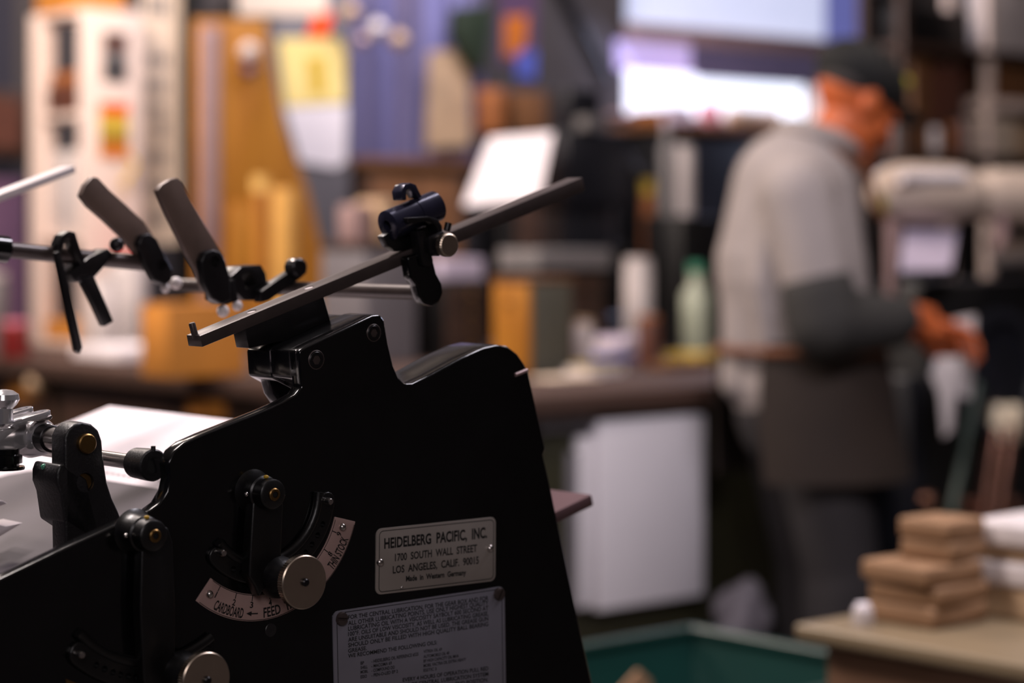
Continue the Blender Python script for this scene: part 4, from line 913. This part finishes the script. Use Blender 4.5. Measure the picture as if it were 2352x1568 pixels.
for h, l, (dx, dy, rz) in zip(hs, labs, off):
    parcel(l, 0, 0, z, .115, .112, h, rz, pos=(pc0.x + dx, pc0.y + dy)); z += h + .0012
for h, l, dx, rz in ((.026, 'fourth kraft parcel, narrower and set back on the brown stack', .024, 4), (.026, 'topmost kraft parcel of the brown stack', .022, 1)):
    parcel(l, 0, 0, z, .082, .082, h, rz, pos=(pc0.x + dx, pc0.y + .01)); z += h + .0012
pw = PZ(2384, 1410, TZ); z = TZ
for h, w, l, m in ((.042, .13, 'brownish parcel lowest of the pale pile at the right edge', 'tan'), (.032, .145, 'white parcel in the middle of the pale pile at the right edge', 'grey_white'), (.018, .12, 'tan card pack between the two white parcels of the pale pile', 'tan'), (.032, .15, 'white parcel topmost of the pale pile at the right edge', 'grey_white')):
    parcel(l, 0, 0, z, w, .12, h, 3, m, 'paper_parcel', 'pale parcels at the right edge of the beige table', pos=(pw.x, pw.y)); z += h + .0012
c = PZ(1982, 1436, TZ); o = thing('glue_pot', 'tiny white pot on the table beside the brown stack', 'pot', c)
MB().lathe(c, ZV, [(0, .014), (.002, .015), (.022, .013)], 20).make('body', 'grey_white', o); MB().lathe(c + ZV * .0223, ZV, [(0, .010), (.006, .009)], 16).make('cap', 'paper_white', o)
# teal bin
bz = .62; b0, b1, c0, c1 = 2.03, 2.515, 2.0, 2.45
tn = thing('plastic_bin', 'teal plastic bin standing on the floor beside the table', 'bin', W(2.27, 2.22, 0))
def ringb(mb, z, g): return mb._add([W(b0 + g, c0 + g, z), W(b1 - g, c0 + g, z), W(b1 - g, c1 - g, z), W(b0 + g, c1 - g, z)])
mb = MB(); rs = [ringb(mb, 0, .06), ringb(mb, bz, 0), ringb(mb, bz, .006), ringb(mb, .01, .066)]
for a, b in zip(rs, rs[1:]):
    for i in range(4): mb.bm.faces.new((a[i], a[(i + 1) % 4], b[(i + 1) % 4], b[i]))
mb.bm.faces.new(rs[0]); mb.bm.faces.new(rs[-1]); mb.make('body', 'teal', tn, bevel=.002)
rim = MB()
for (sa, ta), (sb, tb_) in zip(((b0, c0), (b1, c0), (b1, c1), (b0, c1)), ((b1, c0), (b1, c1), (b0, c1), (b0, c0))): rim.capsule(W(sa, ta, bz), W(sb, tb_, bz), .011, .011)
rim.make('rim', 'teal', tn)
o = MB().prism([W(2.10, 2.30, .31), W(2.36, 2.38, .31), W(2.345, 2.38, .575), W(2.30, 2.36, .60), W(2.12, 2.32, .52)], W(.0, -.008, 0)).make('cardboard_scrap', 'kraft', None, bevel=.002)
tag(o, 'tan cardboard scrap poking out of the teal bin', 'cardboard')
o = MB().prism([W(2.11, 2.08, .018), W(2.43, 2.08, .018), W(2.43, 2.37, .018), W(2.11, 2.37, .018)], (0, 0, .29)).make('waste_paper', 'grey_panel', None, bevel=.03, seg=3); tag(o, 'bundle of waste paper lying inside the teal bin', 'paper')

# ------------------------------------------------------------------ machine at the right
pm = thing('platen_machine', 'black printing machine with a long cream rounded hood at the right edge', 'printing machine', W(4.25, 3.1, 0))
TM = 3.20
def mface(px0, px1, y0, y1, t=TM): return face_m(px0, px1, y0, y1, t)
a0, a1, z0, z1 = mface(2135, 2460, 640, 1200); MB().box(a0, a1, TM, TM + .17, 0, z1 - .002).make('machine_body', 'black_matt', pm, bevel=.02)
a0, a1, z0, z1 = mface(2092, 2140, 860, 1200, TM + .02); MB().box(a0, a1, TM + .02, TM + .17, 0, z1).make('side_frame', 'black_blue', pm, bevel=.015)
def hood(px0, px1, y, r, nm, m='drum_cream', t=TM + .05, sq=.8):
    a, b = PT(px0, y, t), PT(px1, y, t); mid = (a + b) / 2; L = (b - a).length / 2
    mb = MB(); n = 24; prof = []
    for i in range(n + 1):
        v = -1 + 2 * i / n; k = (1 - abs(v) ** 4) ** .5 if abs(v) < 1 else 0; prof.append((v * L + L, max(r * k, .0005)))
    aa = Vector((a.x, a.y, mid.z)); return mb.lathe(aa, U, prof, 36).make(nm, m, pm)
hd = hood(2008, 2252, 444, .072, 'hood', t=TM + .06); hood(2215, 2480, 452, .070, 'hood', t=TM + .10)
a, b = PT(2040, 470, TM + .06), PT(2215, 470, TM + .06); MB().cyl(PT(2068, 407, TM - .006), PT(2212, 407, TM - .006), .014, n=16).make('highlight_strip', 'paper_white', pm)  # white bar stands in for the bright highlight on the hood
for px, y1 in ((2050, 690), (2300, 600)): MB().cyl(PT(px, y1, TM + .06), PT(px, 470, TM + .06), .017, n=16).make('hood_post', 'pinkish_steel', pm)
a0, a1, z0, z1 = mface(2062, 2200, 536, 624, TM - .03)
MB().prism([PT(2072, 536, TM + .06), PT(2205, 532, TM + .06), PT(2190, 628, TM - .05), PT(2058, 632, TM - .05)], (0, 0, -.012)).make('delivery_tray', 'dark_steel', pm, bevel=.002)
tag(MB().prism([PT(2076, 530, TM + .06), PT(2200, 527, TM + .06), PT(2184, 620, TM - .045), PT(2066, 624, TM - .045)], (0, 0, .004)).make('paper_sheet', 'paper_lilac', None, smooth=0), 'lilac white sheet on the machine tray under the cream hood', 'paper')
MB().prism([PT(2262, 545, TM + .06), PT(2460, 540, TM + .06), PT(2450, 600, TM - .04), PT(2280, 606, TM - .04)], (0, 0, -.01)).make('feed_tray', 'bright_steel', pm, bevel=.002)
MB().tube([PT(2246, 880, TM - .02), PT(2226, 980, TM - .03), PT(2205, 1090, TM - .04), PT(2180, 1210, TM - .05)], .013, 10).make('green_lever', 'green_paint', pm)
for px, m in ((2296, 'copper'), (2330, 'copper')):
    MB().cyl(PT(px - 46, 1240, TM - .04), PT(px, 940, TM - .02), .015, n=18).make('roller', m, pm); MB().cyl(PT(px - 10, 1015, TM - .022), PT(px + 2, 930, TM - .0215), .0185, n=18).make('roller_highlight', 'highlight_cream', pm, bevel=.003)  # cream upper sections painted in for bright lamp reflections on the rollers
for px, py in ((2124, 1150), (2214, 1160), (2316, 1158)): MB().lathe(PT(px, py, TM + .0005), N, [(0, .02), (.02, .02), (.026, .014)], 20).make('handwheel_knob', 'copper', pm)
w0 = PT(2290, 860, TM - .005); MB().lathe(w0 + MD * .004, N, [(0, .15), (.004, .16), (.02, .16), (.024, .15), (.0242, .13), (.008, .125), (.008, .02)], 48).make('flywheel', 'black_blue', pm)
# storage rack on the right wall side
sr = thing('storage_rack', 'tall rack with pale posts and dark shelves in the upper right', 'rack', W(5.7, 4.6, 0))
TR_ = 4.75
ss0, ss1 = ST(PT(2072, 100, TR_))[0], ST(PT(2480, 100, TR_))[0]
mid = ST(PT(2268, 100, TR_))[0]
for s in (ss0, mid, ss1 - .04):
    for t in (TR_, TR_ + .17): MB().box(s, s + .04, t, t + .03, 0, 2.15).make('post', 'white_laminate' if s == mid else 'wood_dark', sr, bevel=.003)
zsh = [PT(2200, 352, TR_).z, PT(2200, 108, TR_).z, .45]
for z in zsh: MB().box(ss0, ss1 + .01, TR_ - .004, TR_ + .20, z - .03, z).make('shelf', 'wood_dark', sr, bevel=.003)
MB().box(mid, ss1, TR_ - .002, TR_ + .20, PT(2300, 228, TR_).z - .035, PT(2300, 228, TR_).z).make('shelf', 'white_laminate', sr, bevel=.003)
MB().box(ss0 + .05, ss1, TR_ + .2, TR_ + .21, .4, 2.12).make('back_panel', 'black_matt', sr, smooth=0)
def racked(px0, px1, ytop, ybase_z, name, label, cat, m, d=.16, bv=.005):
    a, b = ST(PT(px0, 300, TR_ + .03))[0], ST(PT(px1, 300, TR_ + .03))[0]; zt__ = PT((px0 + px1) / 2, ytop, TR_ + .03).z
    return tag(MB().box(a, b, TR_ + .05, TR_ + .05 + min(d, .12), ybase_z + .0005, zt__).make(name, m, None, bevel=bv), label, cat)
racked(2108, 2150, 130, zsh[0], 'dark_carton', 'tall dark brown carton on the rack just right of the cap', 'carton', 'wood_brown')
racked(2158, 2228, 150, zsh[0], 'brown_carton', 'brown carton in the middle of the rack shelf', 'carton', 'brown_red', .2)
racked(2086, 2102, 250, zsh[0], 'small_tin', 'small dull tin at the left end of the rack shelf', 'tin', 'grey_mid', .08)
racked(2262, 2345, 268, zsh[0], 'white_package', 'pinkish white package at the right of the rack shelf', 'package', 'paper_cream')
racked(2352, 2420, 285, zsh[0], 'tan_package', 'tan package cut by the right edge on the rack shelf', 'package', 'tan')
racked(2300, 2440, 148, PT(2300, 228, TR_).z, 'ochre_carton', 'dark ochre carton in the upper right rack bay', 'carton', 'wood_brown')
racked(2085, 2240, 20, zsh[1], 'black_case', 'long black case on the top shelf of the rack', 'case', 'black_matt', .25)
racked(2290, 2440, -20, zsh[1], 'pale_carton', 'pale carton on the top shelf at the upper right corner', 'carton', 'grey_white', .25)
for px, yt, m, lab in ((2150, 285, 'grey_white', 'pale jar in front of the brown carton on the rack'), (2186, 275, 'brown_orange', 'orange brown jar next to the pale jar on the rack'), (2215, 262, 'pinkish_steel', 'pink grey jar left of the pinkish white package')):
    s = ST(PT(px, 300, TR_ + .02))[0]; c = W(s, TR_ + .022, zsh[0] + .0005); h = PT(px, yt, TR_ + .02).z - zsh[0]
    o = thing('storage_jar', lab, 'jar', c, 'jars along the front of the rack shelf'); MB().lathe(c, ZV, [(0, .018), (.003, .0195), (h * .85, .0195), (h * .87, .016)], 20).make('body', m, o); MB().lathe(c + ZV * (h * .872), ZV, [(0, .0175), (h * .12, .0175)], 20).make('lid', 'dark_steel', o)

# ------------------------------------------------------------------ the person
YP = 4.8; FA = R(24)                                                   # facing right, a little away
FD = Vector((math.cos(FA), math.sin(FA), 0)); SD = Vector((-math.sin(FA), math.cos(FA), 0))   # forward, his left
def J(px, py, side=0.0):
    rx = (px - CX) / FPX
    Y = YP; base = P(px, py, Y); return Vector((base.x, base.y, base.z)) + SD * side + Vector((0, math.tan(FA) * (base.x - .66) * .6, 0))
def union(name, build, m, parent, vox=.009, sm=6, smf=.5):
    mb = MB(); build(mb); bmesh.ops.recalc_face_normals(mb.bm, faces=mb.bm.faces)
    me = bpy.data.meshes.new(name); mb.bm.to_mesh(me); mb.bm.free()
    if parent is None: o = link_mesh(me, name, m, None, loc=Vector((J(1850, 1500).x, YP, 0)), rot=FA, smooth=0)
    else: o = link_mesh(me, name, m, parent, smooth=0)
    o = evaluated(o, [('REMESH', dict(mode='VOXEL', voxel_size=vox)), ('SMOOTH', dict(iterations=sm, factor=smf))])
    o.data.polygons.foreach_set('use_smooth', [True] * len(o.data.polygons)); 
    if not o.data.materials: o.data.materials.append(MATS[m])
    return o
PEL, WAI, CHE, UCH, NEB = J(1845, 940), J(1842, 800), J(1815, 610), J(1825, 440), J(1885, 345)
NEK, HED = J(1918, 312), J(1970, 240)
shR, elR, wrR = J(1740, 450, -.16), J(1778, 732, -.20), J(2035, 728, -.13)
shL, elL, wrL = J(1850, 445, .17), J(1945, 725, .13), J(2130, 762, .03)
hpR, knR, anR = J(1830, 985, -.09), J(1880, 1330, -.10), J(1850, 1760, -.10)
hpL, knL, anL = J(1860, 985, .09), J(1930, 1330, .10), J(1915, 1755, .10)
HA = R(-32)                                                            # head pitched down
HF = FD * math.cos(HA) + ZV * math.sin(HA); HU = FD * -math.sin(HA) + ZV * math.cos(HA)
def hp_(f, u, sd=0.0): return HED + HF * f + HU * u + SD * sd
from mathutils import Quaternion
HQ = Matrix((HF, SD, HU)).transposed().to_quaternion()
def hand(mb, wr, d, palm_n, side):
    """palm, four unequal curled fingers and a thumb leaving the side of the palm"""
    d = d.normalized(); n = palm_n.normalized(); x = d.cross(n).normalized() * side
    mb.obox(wr + d * .045, d, x, n, .045, .037, .013); mb.capsule(wr - d * .02, wr + d * .01, .027, .028)
    for i, (o, L) in enumerate(((-.033, .074), (-.011, .084), (.011, .079), (.032, .062))):
        b = wr + d * .088 + x * o; k1 = b + (d * .80 + n * .45).normalized() * L * .45; k2 = k1 + (d * .30 + n * .9).normalized() * L * .33; k3 = k2 + (-d * .25 + n * .9).normalized() * L * .24
        mb.capsule(b - d * .012, k1, .0086, .0080); mb.capsule(k1, k2, .0080, .0074); mb.capsule(k2, k3, .0074, .0066)
    b = wr + d * .028 - x * .034; k1 = b + (d * .55 - x * .5 + n * .5).normalized() * .036; k2 = k1 + (d * .7 + n * .6).normalized() * .030
    mb.capsule(b, k1, .0135, .0112); mb.capsule(k1, k2, .0112, .009)
dR, dL = (J(2125, 742, -.08) - wrR), (J(2205, 777, -.02) - wrL)
def body(mb):
    mb.capsule(PEL, WAI, .13, .125); mb.capsule(WAI, CHE, .125, .135); mb.capsule(CHE, UCH, .135, .12); mb.capsule(UCH, NEB, .11, .068); mb.capsule(NEB, NEK, .062, .055); mb.capsule(NEK, HED, .055, .06)
    for sh, el, wr in ((shR, elR, wrR), (shL, elL, wrL)):
        mb.capsule(UCH, sh, .085, .062); mb.capsule(sh, el, .055, .042); mb.capsule(el, wr, .043, .028)
    hand(mb, wrR, dR, -ZV * .6 + SD * .8, 1); hand(mb, wrL, dL, -ZV * .5 - SD * .85, -1)
    for hp0, kn, an in ((hpR, knR, anR), (hpL, knL, anL)):
        mb.capsule(PEL, hp0, .12, .095); mb.capsule(hp0, kn, .092, .060); mb.capsule(kn, an, .060, .040); mb.capsule(an, an + FD * .14 - ZV * .04, .042, .034)
    # head: skull, jaw, nose, lips, brow, ears
    mb.ball(hp_(-.012, .035), .100, .076, .092, HQ); mb.ball(hp_(.025, -.035), .070, .062, .078, HQ); mb.ball(hp_(.060, -.088), .034, .036, .026, HQ)
    mb.ball(hp_(.078, .015), .020, .050, .014, HQ); mb.capsule(hp_(.088, .008), hp_(.112, -.030), .010, .014); mb.ball(hp_(.098, -.034, .012), .011); mb.ball(hp_(.098, -.034, -.012), .011)
    mb.ball(hp_(.086, -.060), .014, .026, .007, HQ); mb.ball(hp_(.083, -.070), .014, .024, .007, HQ)
    for s in (-1, 1):
        mb.ball(hp_(-.012, -.006, s * .078), .020, .010, .032, HQ); mb.ball(hp_(.062, -.022, s * .038), .026, .022, .020, HQ)
person = union('person', body, 'skin', None, .0038, 4)
tag(person, 'person in pale shirt, dark cap and brown apron bending over paper in both hands', 'person')
for s in (-1, 1):
    MB().ball(hp_(.078, .002, s * .031), .0105, n=10).make('eye', 'black_hole', person)
def shirt(mb):
    mb.capsule(J(1835, 860), WAI, .160, .160); mb.capsule(WAI, CHE, .160, .168); mb.capsule(CHE, UCH, .168, .142); mb.capsule(UCH, J(1872, 368), .130, .080)
    mb.capsule(J(1760, 620), J(1740, 780), .105, .085); mb.capsule(J(1735, 780), J(1700, 868), .080, .050)
    for sh, el, wr in ((shR, elR, wrR), (shL, elL, wrL)):
        mb.capsule(UCH, sh, .10, .080); mb.capsule(sh, el, .080, .070); mb.capsule(el, el + (wr - el) * .78, .074, .044)
    for k in range(7):                                                # folds down the back
        a, b = J(1690 + k * 22, 500 + 10 * k, -.12 + .04 * k), J(1700 + k * 16, 800, -.11 + .035 * k); mb.tube([a, (a + b) / 2 - FD * .02, b], .02, 8)
sh_ = union('shirt', shirt, 'shirt', person, .009, 7)
for el, wr, nm in ((elR, wrR, 'sleeve_guard'), (elL, wrL, 'sleeve_guard')):
    def guard(mb, el=el, wr=wr):
        up = (shR if el is elR else shL); mb.capsule(el + (up - el) * .22, el, .082, .083); mb.capsule(el, el + (wr - el) * .80, .083, .050)
        for q in (.2, .4, .6): mb.ball(el + (wr - el) * q - ZV * .004, .083 - .034 * q, n=10)
    union(nm, guard, 'sleeve_grey', person, .009, 5)
MB().tube([NEB + (FD * math.cos(a) * .075 + SD * math.sin(a) * .078) - HU * .012 + ZV * (.03 - .03 * math.cos(a)) for a in [2 * math.pi * i / 22 for i in range(23)]], .020, 10).make('collar', 'shirt', sh_)
def trousers(mb):
    mb.capsule(PEL, J(1845, 900), .152, .150)
    for hp0, kn, an in ((hpR, knR, anR), (hpL, knL, anL)):
        mb.capsule(PEL, hp0, .14, .100); mb.capsule(hp0, kn, .100, .084); mb.capsule(kn, an + ZV * .01, .090, .078)
union('trousers', trousers, 'trousers', person, .010, 6)
# apron: bib on the chest and a skirt wrapped round the hips
def wrap(center_f, rings, a0, a1, th, n=26):
    mb = MB(); outer, inner = [], []
    for c, rf, rs in rings:
        ro, ri = [], []
        for i in range(n + 1):
            a = a0 + (a1 - a0) * i / n; d = FD * math.cos(a) * rf + SD * math.sin(a) * rs; ro.append(mb.bm.verts.new(c + d)); ri.append(mb.bm.verts.new(c + d * (1 - th / rf)))
        outer.append(ro); inner.append(ri)
    for L_, fl in ((outer, 0), (inner, 1)):
        for a, b in zip(L_, L_[1:]):
            for i in range(n): mb.bm.faces.new((a[i], a[i + 1], b[i + 1], b[i]) if fl else (a[i], b[i], b[i + 1], a[i + 1]))
    for a, b in ((outer[0], inner[0]), (outer[-1], inner[-1])):
        for i in range(n): mb.bm.faces.new((a[i], a[i + 1], b[i + 1], b[i]))
    for i in (0, n):
        for r_ in range(len(outer) - 1): mb.bm.faces.new((outer[r_][i], outer[r_ + 1][i], inner[r_ + 1][i], inner[r_][i]))
    return mb
ap = wrap(FD, [(J(1842, 780), .182, .182), (J(1846, 860), .194, .190), (J(1852, 960), .208, .197), (J(1862, 1040), .214, .208), (J(1868, 1092), .217, .214)], R(-150), R(150), .006).make('apron_skirt', 'apron', person)
bb = wrap(FD, [(J(1842, 785), .183, .182), (J(1820, 640), .190, .184), (J(1826, 500), .182, .172)], R(-42), R(42), .006, 12).make('apron_bib', 'apron', person)
MB().tube([J(1826, 500) + FD * .150 + SD * -.11, J(1850, 400) + FD * .09 - SD * .115, NEB - SD * .085 - FD * .02, NEB - FD * .085, NEB + SD * .085 - FD * .02, J(1850, 400) + FD * .09 + SD * .115, J(1826, 500) + FD * .150 + SD * .11], .008, 8).make('neck_strap', 'apron_tie', bb)
MB().tube([J(1846, 800) + FD * math.cos(a) * .192 + SD * math.sin(a) * .192 for a in [R(60 + 240 * i / 16) for i in range(17)]], .010, 8).make('apron_tie', 'apron_tie', ap)
MB().obox(J(1826, 470) + FD * .183 - SD * .06, FD, SD, ZV, .004, .014, .022).make('badge', 'cap_logo', bb, bevel=.002)
# cap, hair
def capm(mb):
    mb.ball(hp_(-.020, .058), .114, .091, .080, HQ, n=20)
cp_ = union('cap', capm, 'cap', person, .006, 2)
brim = [hp_(.075 + .085 * math.cos(a), .050 - .012 * abs(math.sin(a)), .080 * math.sin(a)) for a in [R(-90 + 180 * i / 16) for i in range(17)]]
MB().prism(brim, HU * .005).make('brim', 'cap', cp_, bevel=.001)
MB().ball(hp_(.076, .104), .014, .034, .024, HQ).make('logo', 'cap_logo', cp_)
MB().ball(hp_(-.020, .138), .010, .010, .006, HQ).make('button', 'cap', cp_)
MB().ball(hp_(-.050, .018), .064, .0745, .030, HQ, n=16).make('hair', 'hair', person)
for k, (an) in enumerate((anR, anL)):
    f = Vector((an.x, an.y, 0)); mb = MB()
    mb.ball(f + FD * .02 + ZV * .048, .085, .048, .046, Matrix((FD, SD, ZV)).transposed().to_quaternion()); mb.ball(f + FD * .13 + ZV * .036, .09, .046, .034, Matrix((FD, SD, ZV)).transposed().to_quaternion()); mb.obox(f + FD * .06 + ZV * .008, FD, SD, ZV, .13, .044, .008)
    me = bpy.data.meshes.new('shoe'); bmesh.ops.recalc_face_normals(mb.bm, faces=mb.bm.faces); mb.bm.to_mesh(me); mb.bm.free(); so = link_mesh(me, 'shoe', 'shoe', person); evaluated(so, [('REMESH', dict(mode='VOXEL', voxel_size=.008)), ('SMOOTH', dict(iterations=4))])
    so.data.polygons.foreach_set('use_smooth', [True] * len(so.data.polygons))
# what the person holds
g = (wrL + dL.normalized() * .10)
o = MB(); a = J(2205, 735, .0); b = J(2246, 735, .0); n = 10
pts = [J(2214, 735, .0), J(2264, 728, .0), J(2262, 800, .0), J(2252, 925, .0), J(2216, 915, .0), J(2216, 820, .0)]
o.prism(pts, SD * .006); tag(o.make('paper_strip', 'grey_white', None, bevel=.0015), 'white paper strip hanging from the hands of the person', 'paper')
o = MB(); pts = [J(2090, 818, -.12), J(2150, 818, -.12), J(2140, 870, -.12), J(2128, 985, -.12), J(2108, 1000, -.12), J(2098, 900, -.12), J(2078, 860, -.12)]
o.prism(pts, SD * .006); tag(o.make('rag', 'grey_white', None, bevel=.0015), 'pale rag drooping below the right hand of the person', 'rag')
# bag of rags hanging on the bench end behind the legs
o = MB(); c = PT(1697, 1430, 3.30)
for i in range(16): o.ball(c + U * random.uniform(-.05, .05) + MD * random.uniform(-.03, .03) + ZV * random.uniform(-.09, .05), random.uniform(.03, .05), random.uniform(.02, .04), random.uniform(.04, .06), n=8)
me_ = o.make('rag_bag', 'cloth_grey', None); evaluated(me_, [('REMESH', dict(mode='VOXEL', voxel_size=.008)), ('SMOOTH', dict(iterations=4))]); me_.data.polygons.foreach_set('use_smooth', [True] * len(me_.data.polygons))
tag(me_, 'pale cloth bag slumped on a black stool between the bench door and the legs', 'bag')
zb = c.z - .135; st = thing('stool', 'low black stool under the pale cloth bag', 'stool', Vector((c.x, c.y, 0)))
MB().lathe(Vector((c.x, c.y, zb - .03)), ZV, [(0, .09), (.006, .1), (.03, .1)], 28).make('seat', 'black_matt', st)
for a in (45, 135, 225, 315):
    v = Vector((math.cos(R(a)), math.sin(R(a)), 0)); MB().cyl(Vector((c.x, c.y, zb - .03)) + v * .07, Vector((c.x, c.y, 0)) + v * .10, .010, n=10).make('leg', 'black_matt', st)
